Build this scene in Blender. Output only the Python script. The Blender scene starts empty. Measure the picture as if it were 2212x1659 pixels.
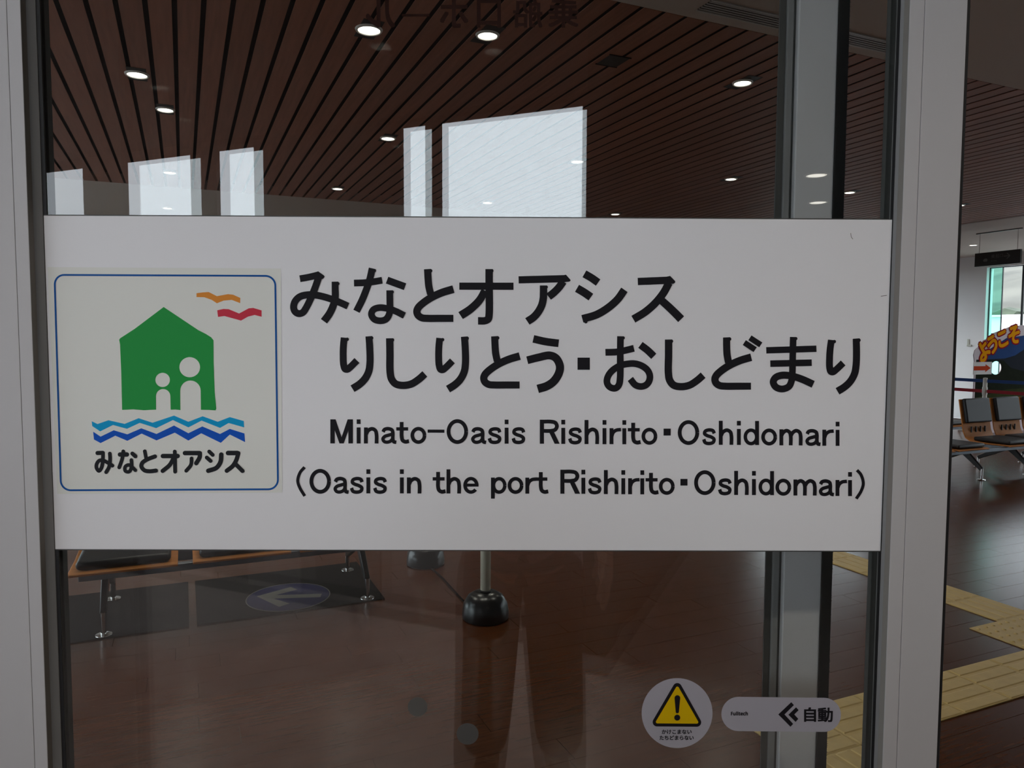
import bpy, bmesh, math, random
from mathutils import Matrix, Vector, Euler
from math import sin, cos, pi, radians, atan2, sqrt

random.seed(7)
S = bpy.context.scene
C = S.collection

# ------------------------------------------------------------------ camera
F_PX, CX, CY = 1600.0, 1106.0, 829.5
CZ = 1.55                        # lens height
PITCH, YAW, ROLL = -0.06213311, -0.0063638, -0.00394621
CAM = (Matrix.Rotation(YAW, 3, 'Z') @ Matrix.Rotation(PITCH, 3, 'X') @ Matrix.Rotation(ROLL, 3, 'Y'))
cam_data = bpy.data.cameras.new('camera')
cam_data.sensor_width = 36.0
cam_data.lens = 36.0 * F_PX / 2212.0
cam_data.clip_start = 0.01
cam_data.clip_end = 600
cam = bpy.data.objects.new('camera', cam_data)
C.objects.link(cam)
M3 = CAM @ Matrix(((1, 0, 0), (0, 0, -1), (0, 1, 0)))
cam.matrix_world = Matrix.Translation((0, 0, CZ)) @ M3.to_4x4()
S.camera = cam

# ------------------------------------------------------------------ world: bright overcast sky
W = bpy.data.worlds.new('overcast_sky')
S.world = W
W.use_nodes = True
bg = W.node_tree.nodes['Background']
bg.inputs[0].default_value = (0.84, 0.915, 1.0, 1)
bg.inputs[1].default_value = 5.2

S.view_settings.view_transform = 'Standard'
S.view_settings.look = 'None'
S.view_settings.exposure = 0.0
S.view_settings.gamma = 1.0
S.view_settings.use_curve_mapping = False
S.cycles.max_bounces = 6
S.cycles.diffuse_bounces = 3
S.cycles.glossy_bounces = 4
S.cycles.transparent_max_bounces = 24
S.cycles.caustics_reflective = False
S.cycles.caustics_refractive = False
S.cycles.sample_clamp_indirect = 4.0
S.cycles.use_adaptive_sampling = True
S.cycles.adaptive_threshold = 0.02

# ------------------------------------------------------------------ frames of reference
D = 0.92780                      # distance of the sign's face from the lens
TH = radians(23.541)             # the hall is turned against the door wall
U = Vector((-sin(TH), cos(TH), 0))
V = Vector((cos(TH), sin(TH), 0))
HC = 3.15                        # hall ceiling height

def P(u, v, z=0.0):
    p = U * u + V * v
    return Vector((p.x, p.y, z))

def plane(px, py, y=D):
    """point of the upright plane at distance y that is seen at photograph pixel (px, py) -> (x, z)"""
    d = CAM @ Vector(((px - CX) / F_PX, 1.0, -(py - CY) / F_PX))
    t = y / d.y
    return d.x * t, CZ + d.z * t

# ------------------------------------------------------------------ materials
def mat(name, col, rough=0.5, metal=0.0, emit=None, var=0.0, vscale=8.0, bump=0.0, stretch=(1, 1, 1), spec=0.5, rand=0.0, coat=0.0):
    m = bpy.data.materials.new(name)
    m.use_nodes = True
    nt = m.node_tree
    b = nt.nodes['Principled BSDF']
    b.inputs['Base Color'].default_value = (*col, 1)
    b.inputs['Roughness'].default_value = rough
    b.inputs['Metallic'].default_value = metal
    b.inputs['Specular IOR Level'].default_value = spec
    if coat:
        b.inputs['Coat Weight'].default_value = coat
        b.inputs['Coat Roughness'].default_value = 0.15
    if emit:
        b.inputs['Emission Color'].default_value = (*emit[0], 1)
        b.inputs['Emission Strength'].default_value = emit[1]
    if var or bump or rand:
        tc = nt.nodes.new('ShaderNodeTexCoord')
        mp = nt.nodes.new('ShaderNodeMapping')
        mp.inputs['Scale'].default_value = stretch
        nt.links.new(tc.outputs['Object'], mp.inputs['Vector'])
        nz = nt.nodes.new('ShaderNodeTexNoise')
        nz.inputs['Scale'].default_value = vscale
        nz.inputs['Detail'].default_value = 6
        vec = mp.outputs[0]
        if rand:
            oi = nt.nodes.new('ShaderNodeObjectInfo')
            ad = nt.nodes.new('ShaderNodeVectorMath')
            ad.operation = 'MULTIPLY_ADD'
            cb = nt.nodes.new('ShaderNodeCombineXYZ')
            for k in range(3):
                nt.links.new(oi.outputs['Random'], cb.inputs[k])
            nt.links.new(cb.outputs[0], ad.inputs[0])
            ad.inputs[1].default_value = (37, 53, 19)
            nt.links.new(vec, ad.inputs[2])
            vec = ad.outputs[0]
        nt.links.new(vec, nz.inputs['Vector'])
        if var:
            mr = nt.nodes.new('ShaderNodeMapRange')
            mr.inputs['From Min'].default_value = 0.3
            mr.inputs['From Max'].default_value = 0.7
            mr.inputs['To Min'].default_value = 1 - var
            mr.inputs['To Max'].default_value = 1 + var
            nt.links.new(nz.outputs['Fac'], mr.inputs['Value'])
            mx = nt.nodes.new('ShaderNodeVectorMath')
            mx.operation = 'SCALE'
            mx.inputs[0].default_value = col
            val = mr.outputs[0]
            if rand:
                r2 = nt.nodes.new('ShaderNodeMapRange')
                r2.inputs['To Min'].default_value = 1 - rand
                r2.inputs['To Max'].default_value = 1 + rand
                nt.links.new(oi.outputs['Random'], r2.inputs['Value'])
                ml = nt.nodes.new('ShaderNodeMath')
                ml.operation = 'MULTIPLY'
                nt.links.new(val, ml.inputs[0])
                nt.links.new(r2.outputs[0], ml.inputs[1])
                val = ml.outputs[0]
            nt.links.new(val, mx.inputs['Scale'])
            nt.links.new(mx.outputs[0], b.inputs['Base Color'])
        if bump:
            bp = nt.nodes.new('ShaderNodeBump')
            bp.inputs['Strength'].default_value = bump
            bp.inputs['Distance'].default_value = 0.01
            nt.links.new(nz.outputs['Fac'], bp.inputs['Height'])
            nt.links.new(bp.outputs[0], b.inputs['Normal'])
    return m

def glass(name, tint, r0=0.042):
    """clear plate glass: straight-through transmission plus a mirror reflection that grows with the angle (each face)"""
    m = bpy.data.materials.new(name)
    m.use_nodes = True
    nt = m.node_tree
    nt.nodes.clear()
    out = nt.nodes.new('ShaderNodeOutputMaterial')
    mix = nt.nodes.new('ShaderNodeMixShader')
    tr = nt.nodes.new('ShaderNodeBsdfTransparent')
    tr.inputs[0].default_value = (*tint, 1)
    gl = nt.nodes.new('ShaderNodeBsdfGlossy')
    gl.inputs['Roughness'].default_value = 0.0
    gl.inputs['Color'].default_value = (1, 1, 1, 1)
    lw = nt.nodes.new('ShaderNodeLayerWeight')
    lw.inputs['Blend'].default_value = 0.5
    pw = nt.nodes.new('ShaderNodeMath'); pw.operation = 'POWER'; pw.inputs[1].default_value = 5
    ma = nt.nodes.new('ShaderNodeMath'); ma.operation = 'MULTIPLY_ADD'
    ma.inputs[1].default_value = 1 - r0; ma.inputs[2].default_value = r0
    nt.links.new(lw.outputs['Facing'], pw.inputs[0])
    nt.links.new(pw.outputs[0], ma.inputs[0])
    nt.links.new(ma.outputs[0], mix.inputs[0])
    nt.links.new(tr.outputs[0], mix.inputs[1])
    nt.links.new(gl.outputs[0], mix.inputs[2])
    nt.links.new(mix.outputs[0], out.inputs[0])
    return m

M = {}
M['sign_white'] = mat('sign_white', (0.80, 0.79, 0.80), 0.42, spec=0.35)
M['sticker_cream'] = mat('sticker_cream', (0.745, 0.745, 0.69), 0.45, spec=0.35)
M['ink'] = mat('ink_black', (0.012, 0.011, 0.014), 0.6, spec=0.12)
M['ink_soft'] = mat('ink_charcoal', (0.016, 0.017, 0.020), 0.6, spec=0.12)
M['green'] = mat('print_green', (0.016, 0.30, 0.055), 0.55, spec=0.15)
M['sky_blue'] = mat('print_light_blue', (0.0, 0.33, 0.62), 0.55, spec=0.15)
M['deep_blue'] = mat('print_deep_blue', (0.002, 0.085, 0.50), 0.55, spec=0.15)
M['border_blue'] = mat('print_border_blue', (0.003, 0.085, 0.32), 0.55, spec=0.15)
M['orange'] = mat('print_orange', (0.72, 0.26, 0.035), 0.55, spec=0.15)
M['red'] = mat('print_red', (0.60, 0.035, 0.065), 0.55, spec=0.15)
M['yellow'] = mat('print_yellow', (0.72, 0.47, 0.0), 0.55, spec=0.15)
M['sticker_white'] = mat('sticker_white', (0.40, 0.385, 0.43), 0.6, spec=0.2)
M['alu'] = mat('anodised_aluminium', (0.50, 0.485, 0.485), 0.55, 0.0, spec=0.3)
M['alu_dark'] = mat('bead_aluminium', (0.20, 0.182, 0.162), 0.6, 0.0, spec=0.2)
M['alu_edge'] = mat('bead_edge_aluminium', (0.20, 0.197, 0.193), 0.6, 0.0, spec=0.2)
M['gasket'] = mat('black_rubber', (0.010, 0.010, 0.011), 0.55)
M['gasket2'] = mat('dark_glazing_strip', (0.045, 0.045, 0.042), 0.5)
M['brush'] = mat('black_brush_pile', (0.006, 0.006, 0.006), 0.9)
M['fibre'] = mat('brush_fibre', (0.10, 0.10, 0.10), 0.7)
M['glass_a'] = glass('door_glass', (0.955, 0.968, 0.962))
M['glass_b'] = glass('fixed_glass', (0.955, 0.968, 0.962))
M['glass_win'] = glass('window_glass', (0.97, 0.985, 0.98))
M['glass_green'] = glass('green_glass', (0.60, 0.91, 0.83))
M['dot'] = mat('frosted_grey_dot', (0.085, 0.082, 0.078), 0.7, spec=0.2)
M['vinyl'] = mat('dark_vinyl', (0.045, 0.019, 0.015), 0.8, spec=0.0)
M['floor_wood'] = mat('floor_wood', (0.066, 0.0185, 0.0045), 0.24, var=0.22, vscale=5, stretch=(1.2, 16, 8), rand=0.06, spec=0.26, bump=0.02)
M['floor_base'] = mat('floor_joint', (0.03, 0.012, 0.008), 0.8)
M['wood_ceiling'] = mat('ceiling_board_wood', (0.30, 0.110, 0.064), 0.6, var=0.12, vscale=4, stretch=(12, 0.6, 4), rand=0.10)
M['ceiling_void'] = mat('ceiling_void', (0.012, 0.009, 0.008), 0.9)
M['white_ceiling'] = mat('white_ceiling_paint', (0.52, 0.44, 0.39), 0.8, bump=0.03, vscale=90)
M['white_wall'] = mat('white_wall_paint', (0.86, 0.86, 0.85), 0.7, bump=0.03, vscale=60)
M['dark_wall'] = mat('brown_wall_panel', (0.036, 0.023, 0.018), 0.8, var=0.1, vscale=3, spec=0.2)
M['screen_mid'] = mat('screen_pale_panel', (0.30, 0.27, 0.26), 0.7)
M['screen_dark'] = mat('screen_brown_panel', (0.14, 0.12, 0.11), 0.7)
M['cream_wall'] = mat('cream_wall_panel', (0.62, 0.56, 0.50), 0.8)
M['lobby_floor'] = mat('porch_floor_tile', (0.45, 0.40, 0.39), 0.18, var=0.15, vscale=6, spec=0.5)
M['tactile'] = mat('tactile_yellow', (0.50, 0.36, 0.13), 0.55, var=0.06, vscale=20)
M['lamp'] = mat('lamp_glow', (1, 1, 1), 0.5, emit=((1.0, 0.95, 0.84), 9.0))
M['lamp_rim'] = mat('lamp_rim_white', (0.78, 0.75, 0.70), 0.4, emit=None)
M['plate'] = mat('dark_ceiling_plate', (0.014, 0.012, 0.012), 0.6)
M['diffuser'] = mat('diffuser_aluminium', (0.5, 0.48, 0.46), 0.5, 0.2)
M['leather'] = mat('black_leatherette', (0.012, 0.012, 0.014), 0.5, bump=0.05, vscale=160, spec=0.4)
M['shell'] = mat('beech_plywood', (0.46, 0.18, 0.05), 0.6, var=0.15, vscale=5, stretch=(1, 10, 1), spec=0.2)
M['beam'] = mat('grey_steel_beam', (0.17, 0.19, 0.22), 0.4, 0.5)
M['leg'] = mat('black_steel', (0.016, 0.016, 0.017), 0.35, 0.3)
M['chrome'] = mat('chrome', (0.55, 0.54, 0.53), 0.15, 1.0)
M['mat_dark'] = mat('dark_floor_mat', (0.012, 0.010, 0.009), 0.9, var=0.2, vscale=40, spec=0.1)
M['sticker_blue'] = mat('floor_sticker_blue', (0.006, 0.007, 0.055), 0.6, spec=0.2)
M['sticker_pale'] = mat('floor_sticker_white', (0.13, 0.125, 0.115), 0.7, spec=0.2)
M['rubber_base'] = mat('black_rubber_base', (0.008, 0.008, 0.009), 0.28)
M['pole_cream'] = mat('cream_pole', (0.52, 0.49, 0.40), 0.4)
M['cord'] = mat('black_cord', (0.005, 0.004, 0.004), 0.9, spec=0.05)
M['belt_blue'] = mat('blue_belt', (0.008, 0.045, 0.19), 0.7)
M['belt_red'] = mat('red_belt', (0.30, 0.006, 0.018), 0.7)
M['pole_white'] = mat('white_pole', (0.58, 0.55, 0.50), 0.4)
M['paper'] = mat('white_paper', (0.62, 0.58, 0.55), 0.7)
M['arrow_red'] = mat('arrow_red', (0.50, 0.06, 0.02), 0.9, spec=0.03)
M['sign_black'] = mat('hanging_sign_black', (0.012, 0.011, 0.010), 0.4)
M['sign_grey'] = mat('hanging_sign_print', (0.12, 0.115, 0.11), 0.5)
M['board_sky'] = mat('board_sky_blue', (0.020, 0.046, 0.130), 0.9, var=0.1, vscale=2, spec=0.03)
M['board_hill'] = mat('board_mountain_grey', (0.016, 0.018, 0.024), 0.9, spec=0.03)
M['board_forest'] = mat('board_forest_dark', (0.010, 0.012, 0.007), 0.9, var=0.2, vscale=9, spec=0.03)
M['board_field'] = mat('board_field_green', (0.026, 0.030, 0.010), 0.9, var=0.25, vscale=6, spec=0.03)
M['board_white'] = mat('board_white_edge', (0.40, 0.32, 0.33), 0.6)
M['letter_red'] = mat('board_letter_red', (0.22, 0.006, 0.014), 0.9, spec=0.03)
M['letter_yellow'] = mat('board_letter_yellow', (0.60, 0.24, 0.002), 0.9, spec=0.03)
M['switch'] = mat('switch_beige', (0.50, 0.50, 0.42), 0.5)
M['asphalt'] = mat('asphalt', (0.050, 0.048, 0.050), 0.9, var=0.2, vscale=0.6)
M['apron'] = mat('bounce_concrete', (0.34, 0.33, 0.32), 0.9, var=0.1, vscale=0.8)
M['grass'] = mat('dry_hillside', (0.095, 0.088, 0.070), 0.9, var=0.4, vscale=0.25)
M['bush'] = mat('spring_bushes', (0.065, 0.080, 0.050), 0.9, var=0.4, vscale=1.5)
M['bldg'] = mat('white_cladding', (0.85, 0.85, 0.85), 0.6)
M['bldg_dark'] = mat('grey_cladding', (0.05, 0.052, 0.055), 0.7)
M['bark'] = mat('grey_bark', (0.07, 0.06, 0.055), 0.9)
M['steel_out'] = mat('galvanised_steel', (0.20, 0.21, 0.22), 0.5, 0.4)
M['frame_dark'] = mat('dark_window_frame', (0.035, 0.04, 0.04), 0.4, 0.4)
M['frame_brown'] = mat('bronze_window_frame', (0.05, 0.038, 0.034), 0.5, 0.2)
M['skin'] = mat('skin', (0.50, 0.30, 0.22), 0.5)
M['hair'] = mat('black_hair', (0.012, 0.010, 0.009), 0.5)
M['jacket'] = mat('dark_jacket', (0.016, 0.014, 0.017), 0.85, bump=0.1, vscale=30)
M['trousers'] = mat('dark_trousers', (0.016, 0.012, 0.012), 0.85, bump=0.1, vscale=25)
M['shoe'] = mat('dark_shoe', (0.02, 0.018, 0.017), 0.5)
M['phone'] = mat('phone_black', (0.01, 0.01, 0.012), 0.25)

M['lamp'].cycles.emission_sampling = 'NONE'      # the beams of the fittings do the lighting

# ------------------------------------------------------------------ builders
def tag(o, label=None, cat=None, group=None, kind=None):
    if label: o['label'] = label
    if cat: o['category'] = cat
    if group: o['group'] = group
    if kind: o['kind'] = kind
    return o

def empty(name, loc=(0, 0, 0), rz=0.0, parent=None):
    o = bpy.data.objects.new(name, None)
    o.empty_display_size = 0.1
    C.objects.link(o)
    o.location = loc
    o.rotation_euler = (0, 0, rz)
    if parent: o.parent = parent
    return o

def link_mesh(name, me, parent=None, loc=None, rz=None):
    o = bpy.data.objects.new(name, me)
    C.objects.link(o)
    if parent: o.parent = parent
    if loc is not None: o.location = loc
    if rz is not None: o.rotation_euler = (0, 0, rz)
    return o

class MB:
    def __init__(s): s.v = []; s.f = []
    def add(s, vs, fs):
        k = len(s.v); s.v += [tuple(a) for a in vs]; s.f += [tuple(i + k for i in q) for q in fs]; return s
    def box(s, x0, x1, y0, y1, z0, z1):
        return s.add([(x0, y0, z0), (x1, y0, z0), (x1, y1, z0), (x0, y1, z0), (x0, y0, z1), (x1, y0, z1), (x1, y1, z1), (x0, y1, z1)],
                     [(3, 2, 1, 0), (4, 5, 6, 7), (0, 1, 5, 4), (1, 2, 6, 5), (2, 3, 7, 6), (3, 0, 4, 7)])
    def prism(s, poly, z0, z1):
        n = len(poly)
        vs = [(p[0], p[1], z0) for p in poly] + [(p[0], p[1], z1) for p in poly]
        return s.add(vs, [tuple(range(n - 1, -1, -1)), tuple(range(n, 2 * n))] + [(i, (i + 1) % n, n + (i + 1) % n, n + i) for i in range(n)])
    def bar(s, a, b, r0, r1=None, n=12, cap=True):
        a = Vector(a); b = Vector(b); r1 = r0 if r1 is None else r1
        d = (b - a).normalized()
        up = Vector((0, 0, 1)) if abs(d.z) < 0.95 else Vector((1, 0, 0))
        e1 = d.cross(up).normalized(); e2 = d.cross(e1)
        vs = []
        for c, r in ((a, r0), (b, r1)):
            for i in range(n):
                t = 2 * pi * i / n
                vs.append(c + e1 * (r * cos(t)) + e2 * (r * sin(t)))
        fs = [(i, (i + 1) % n, n + (i + 1) % n, n + i) for i in range(n)]
        if cap: fs += [tuple(range(n - 1, -1, -1)), tuple(range(n, 2 * n))]
        return s.add(vs, fs)
    def beam(s, a, b, w0, h0, w1=None, h1=None):
        a = Vector(a); b = Vector(b); w1 = w0 if w1 is None else w1; h1 = h0 if h1 is None else h1
        d = (b - a).normalized()
        up = Vector((0, 0, 1)) if abs(d.z) < 0.95 else Vector((1, 0, 0))
        e1 = d.cross(up).normalized(); e2 = e1.cross(d)
        vs = []
        for c, w, h in ((a, w0, h0), (b, w1, h1)):
            for sx, sy in ((-1, -1), (1, -1), (1, 1), (-1, 1)):
                vs.append(c + e1 * (sx * w / 2) + e2 * (sy * h / 2))
        return s.add(vs, [(0, 1, 2, 3), (7, 6, 5, 4), (0, 4, 5, 1), (1, 5, 6, 2), (2, 6, 7, 3), (3, 7, 4, 0)])
    def lathe(s, prof, n=32, c=(0, 0, 0)):
        vs = []; fs = []
        for r, z in prof:
            for i in range(n):
                t = 2 * pi * i / n
                vs.append((c[0] + r * cos(t), c[1] + r * sin(t), c[2] + z))
        for j in range(len(prof) - 1):
            for i in range(n):
                fs.append((j * n + i, j * n + (i + 1) % n, (j + 1) * n + (i + 1) % n, (j + 1) * n + i))
        return s.add(vs, fs)
    def tube(s, pts, r, n=8):
        for a, b in zip(pts[:-1], pts[1:]): s.bar(a, b, r, n=n)
        return s
    def mesh(s, name, m, smooth=False):
        me = bpy.data.meshes.new(name)
        me.from_pydata(s.v, [], s.f)
        bm = bmesh.new(); bm.from_mesh(me)
        bmesh.ops.recalc_face_normals(bm, faces=bm.faces)
        bm.to_mesh(me); bm.free()
        me.materials.append(m)
        if smooth:
            me.polygons.foreach_set('use_smooth', [True] * len(me.polygons))
        me.update()
        return me
    def build(s, name, m, parent=None, loc=None, rz=None, smooth=False, bevel=0.0, seg=2, sub=0):
        o = link_mesh(name, s.mesh(name, m, smooth), parent, loc, rz)
        if bevel:
            bv = o.modifiers.new('bevel', 'BEVEL'); bv.width = bevel; bv.segments = seg; bv.limit_method = 'ANGLE'; bv.angle_limit = radians(35)
        if sub:
            sb = o.modifiers.new('sub', 'SUBSURF'); sb.levels = sub; sb.render_levels = sub
        if smooth and not sub:
            try:
                o.data.set_sharp_from_angle(angle=radians(40))
            except Exception:
                pass
        return o

def room(name, mb, m, kind='structure', label=None, cat=None, **k):
    """a piece of the setting whose mesh is in hall axes (x = v, y = u)"""
    o = mb.build(name, m, rz=TH, **k)
    tag(o, label, cat, kind=kind)
    return o

# ---- flat print on an upright plane facing the lens
def cr(pts, n=10):
    """centripetal Catmull-Rom through the points"""
    if len(pts) < 3: return list(pts)
    q = [tuple(2 * pts[0][k] - pts[1][k] for k in range(len(pts[0])))] + list(pts) + [tuple(2 * pts[-1][k] - pts[-2][k] for k in range(len(pts[0])))]
    out = []
    for i in range(1, len(q) - 2):
        p = q[i - 1:i + 3]
        t = [0]
        for a, b in zip(p[:-1], p[1:]):
            t.append(t[-1] + max(1e-6, ((a[0] - b[0]) ** 2 + (a[1] - b[1]) ** 2) ** 0.25))
        for j in range(n):
            x = t[1] + (t[2] - t[1]) * j / n
            def lerp(a, b, ta, tb): return tuple(((tb - x) * a[k] + (x - ta) * b[k]) / (tb - ta) for k in range(len(a)))
            A1 = lerp(p[0], p[1], t[0], t[1]); A2 = lerp(p[1], p[2], t[1], t[2]); A3 = lerp(p[2], p[3], t[2], t[3])
            B1 = lerp(A1, A2, t[0], t[2]); B2 = lerp(A2, A3, t[1], t[3])
            out.append(lerp(B1, B2, t[1], t[2]))
    out.append(tuple(pts[-1]))
    return out

class Print:
    """collects flat shapes given in photograph pixels of a flat surface and lays them on that surface"""
    def __init__(s, org=(0, 0), sc=1.0, aff=None):
        s.org = org; s.sc = sc; s.aff = aff; s.v = []; s.f = []; s.h = []; s.k = 0.0
    def px(s, p):
        if s.aff: p = s.aff(p)
        return (s.org[0] + p[0] / s.sc, s.org[1] + p[1] / s.sc)
    def poly(s, pts):
        k = len(s.v); s.v += [s.px(p) for p in pts]; s.h += [s.k] * len(pts); s.k += 1.2e-5; s.f.append(tuple(range(k, k + len(pts)))); return s
    def fan(s, c, rx, ry=None, n=40):
        ry = rx if ry is None else ry
        return s.poly([(c[0] + rx * cos(2 * pi * i / n), c[1] + ry * sin(2 * pi * i / n)) for i in range(n)])
    def stroke(s, pts, w, smooth=True, cap=False, w_end=None):
        w0 = w; w1 = w if w_end is None else w_end
        line = cr(pts) if smooth else list(pts)
        n = len(line)
        L, Rr = [], []
        for i, p in enumerate(line):
            a = line[max(0, i - 1)]; b = line[min(n - 1, i + 1)]
            dx, dy = b[0] - a[0], b[1] - a[1]
            l = sqrt(dx * dx + dy * dy) or 1
            h = (w0 + (w1 - w0) * i / max(1, n - 1)) / 2
            L.append((p[0] - dy / l * h, p[1] + dx / l * h)); Rr.append((p[0] + dy / l * h, p[1] - dx / l * h))
        k = len(s.v)
        for i, (a, b) in enumerate(zip(L, Rr)):
            s.v += [s.px(a), s.px(b)]; s.h += [s.k + 6e-5 * i / n] * 2
        s.k += 8e-5
        for i in range(n - 1):
            j = k + 2 * i
            s.f.append((j, j + 1, j + 3, j + 2))
        if cap:
            s.fan(line[0], w0 / 2, n=20); s.fan(line[-1], w1 / 2, n=20)
        return s
    def build(s, name, m, parent, y=D, lift=0.0004):
        me = bpy.data.meshes.new(name)
        vs = []
        for p, h in zip(s.v, s.h):
            x, z = plane(p[0], p[1], y)
            vs.append((x, y - lift - h, z))
        bm = bmesh.new()
        bv = [bm.verts.new(a) for a in vs]
        fs = []
        for q in s.f:
            try: fs.append(bm.faces.new([bv[i] for i in q]))
            except ValueError: pass
        for f in fs: f.normal_update()
        big = [f for f in fs if len(f.verts) > 4]
        bmesh.ops.triangulate(bm, faces=big)
        bmesh.ops.recalc_face_normals(bm, faces=bm.faces)
        for f in bm.faces:
            if f.normal.y > 0: f.normal_flip()
        bm.to_mesh(me); bm.free()
        me.materials.append(m)
        return link_mesh(name, me, parent)

_em = {}
def text_data(body, offset=0.0, res=6):
    cu = bpy.data.curves.new('t', 'FONT')
    cu.body = body; cu.offset = offset; cu.resolution_u = res
    o = bpy.data.objects.new('t', cu); C.objects.link(o)
    bpy.context.view_layer.update()
    me = o.evaluated_get(bpy.context.evaluated_depsgraph_get()).to_mesh()
    vs = [tuple(v.co) for v in me.vertices]; fs = [tuple(p.vertices) for p in me.polygons]
    o.to_mesh_clear() if False else None
    bpy.data.objects.remove(o); bpy.data.curves.remove(cu)
    return vs, fs

def cap_height(offset):
    if offset not in _em:
        vs, _ = text_data('H', offset)
        _em[offset] = max(v[1] for v in vs)
    return _em[offset]

def flat_text(name, body, m, parent, left, right, height, y=D, lift=0.0004, offset=0.0, mode='cap', mirror=False):
    """words printed on the plane at y; left/right = photograph pixels of the baseline ends, height = letter height in pixels"""
    vs, fs = text_data(body)
    if offset:
        base_v, base_f = vs, fs
        vs, fs = [], []
        for q, (ox, oy) in enumerate(((-1, -1), (1, -1), (1, 1), (-1, 1), (0, 0))):
            k0 = len(vs)
            vs += [(a[0] + ox * offset, a[1] + oy * offset, q * 2.5e-5) for a in base_v]
            fs += [tuple(i + k0 for i in f) for f in base_f]
    x0 = min(v[0] for v in vs); x1 = max(v[0] for v in vs)
    if mode == 'cap': b0, h = 0.0, cap_height(0.0)
    else: b0 = min(v[1] for v in vs); h = max(v[1] for v in vs) - b0
    out = []
    for v in vs:
        t = (v[0] - x0) / (x1 - x0)
        if mirror: t = 1 - t
        k = (v[1] - b0) / h
        px = left[0] + (right[0] - left[0]) * t
        py = left[1] + (right[1] - left[1]) * t - height * k
        x, z = plane(px, py, y)
        out.append((x, y - lift - v[2], z))
    me = bpy.data.meshes.new(name)
    me.from_pydata(out, [], fs)
    me.materials.append(m)
    return link_mesh(name, me, parent)

# ================================================================== THE HALL
def uvp(x, y):                      # world x,y -> hall local (x=v, y=u)
    p = Vector((x, y, 0)); return (p.dot(V), p.dot(U))
WF = 1.06                           # hall face of the door wall
def at_y(y, v):                     # u of the point with given v on world line y
    return (y - v * V.y) / U.y
L1 = (-3.0, at_y(WF, -3.0)); L4 = (14.0, at_y(WF, 14.0))

# floor: dark base with planks laid on it
fb = MB().prism([L1, L4, (14.0, 11.5), (-3.0, 11.5)], -0.06, -0.004)
floor = room('floor', fb, M['floor_base'], label='dark reddish brown plank floor of the waiting hall', cat=None)
PW, PL = 0.15, 0.90
plank = MB().box(0, PL - 0.002, 0, PW - 0.0018, -0.004, 0.0).mesh('plank', M['floor_wood'])
cells = []
rng = random.Random(3)
for i in range(-14, 60):
    u0 = 3.07 + PW * i
    if u0 < 0.9 or u0 > 11.3: continue
    off = rng.random() * PL
    v0 = -3.0 - off
    while v0 < 14.0:
        c = [P(u0, v0), P(u0, v0 + PL), P(u0 + PW, v0), P(u0 + PW, v0 + PL)]
        if min(q.y for q in c) > WF + 0.02 and v0 > -3.0 and v0 + PL < 14.0:
            mid = (c[0] + c[3]) / 2
            d = CAM.transposed() @ Vector((mid.x, mid.y, -CZ))
            sx = CX + F_PX * d.x / d.y; sy = CY - F_PX * d.z / d.y
            vis = (-60 < sx < 2290 and 1150 < sy < 1760) or (2030 < sx < 2330 and 880 < sy < 1760)
            cells.append((not vis, d.y, u0, v0))
        v0 += PL
cells.sort()
rest = MB()
for k, (_, _, u0, v0) in enumerate(cells):
    if k < 298:
        link_mesh('plank', plank, floor, loc=(v0, u0, 0))
    else:
        rest.box(v0, v0 + PL - 0.002, u0, u0 + PW - 0.0018, -0.004, 0.0)
ro = rest.build('plank_field', M['floor_wood'], floor); ro['kind'] = 'stuff'

# ceiling: white border, dark void and boards
WU0, WU1, WV1 = 3.12, 8.85, 9.9
cw = MB()
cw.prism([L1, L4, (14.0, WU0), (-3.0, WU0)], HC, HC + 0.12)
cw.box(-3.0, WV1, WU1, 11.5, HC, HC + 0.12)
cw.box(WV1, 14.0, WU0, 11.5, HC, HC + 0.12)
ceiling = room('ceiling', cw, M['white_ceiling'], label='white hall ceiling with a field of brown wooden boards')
room('ceiling_void', MB().box(-3.0, WV1, WU0, WU1, HC + 0.10, HC + 0.12), M['ceiling_void']).parent = None
void = bpy.data.objects['ceiling_void']; void.parent = ceiling; void.rotation_euler = (0, 0, 0)
for k_ in ('kind',):
    if k_ in void: del void[k_]
BP = 0.1295
board = MB().box(0.0125, BP - 0.0125, WU0 + 0.004, WU1 - 0.004, HC, HC + 0.004).mesh('ceiling_board', M['wood_ceiling'])
k = 0
v0 = 0.125 - 24 * BP
while v0 < WV1 - 0.02:
    link_mesh('ceiling_board', board, ceiling, loc=(v0, 0, 0))
    v0 += BP
# air slot in the white border
sl = empty('slot_diffuser', P(2.975, 2.32, HC - 0.0005), TH)
tag(sl, 'long aluminium air slot in the white ceiling near the boards', 'air diffuser')
MB().box(0, 1.75, -0.063, -0.052, -0.006, 0).build('rim', M['diffuser'], sl)
MB().box(0, 1.75, 0.052, 0.063, -0.006, 0).build('rim', M['diffuser'], sl)
for q in range(5):
    MB().box(0, 1.75, -0.044 + q * 0.02, -0.036 + q * 0.02, -0.004, 0).build('blade', M['diffuser'], sl)
MB().box(0, 1.75, -0.052, 0.052, -0.0015, 0).build('recess', M['plate'], sl)
# dark service hatch in the boards
ht = empty('service_hatch', P(3.775, 2.305, HC), TH)
tag(ht, 'small dark square hatch among the ceiling boards', 'hatch')
MB().box(-0.066, 0.066, -0.075, 0.075, -0.004, 0.0).build('panel', M['plate'], ht, bevel=0.002)
for (ya, yb) in ((-0.081, -0.075), (0.075, 0.081)): MB().box(-0.072, 0.072, ya, yb, -0.005, 0).build('frame_edge', M['ceiling_void'], ht)

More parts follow.
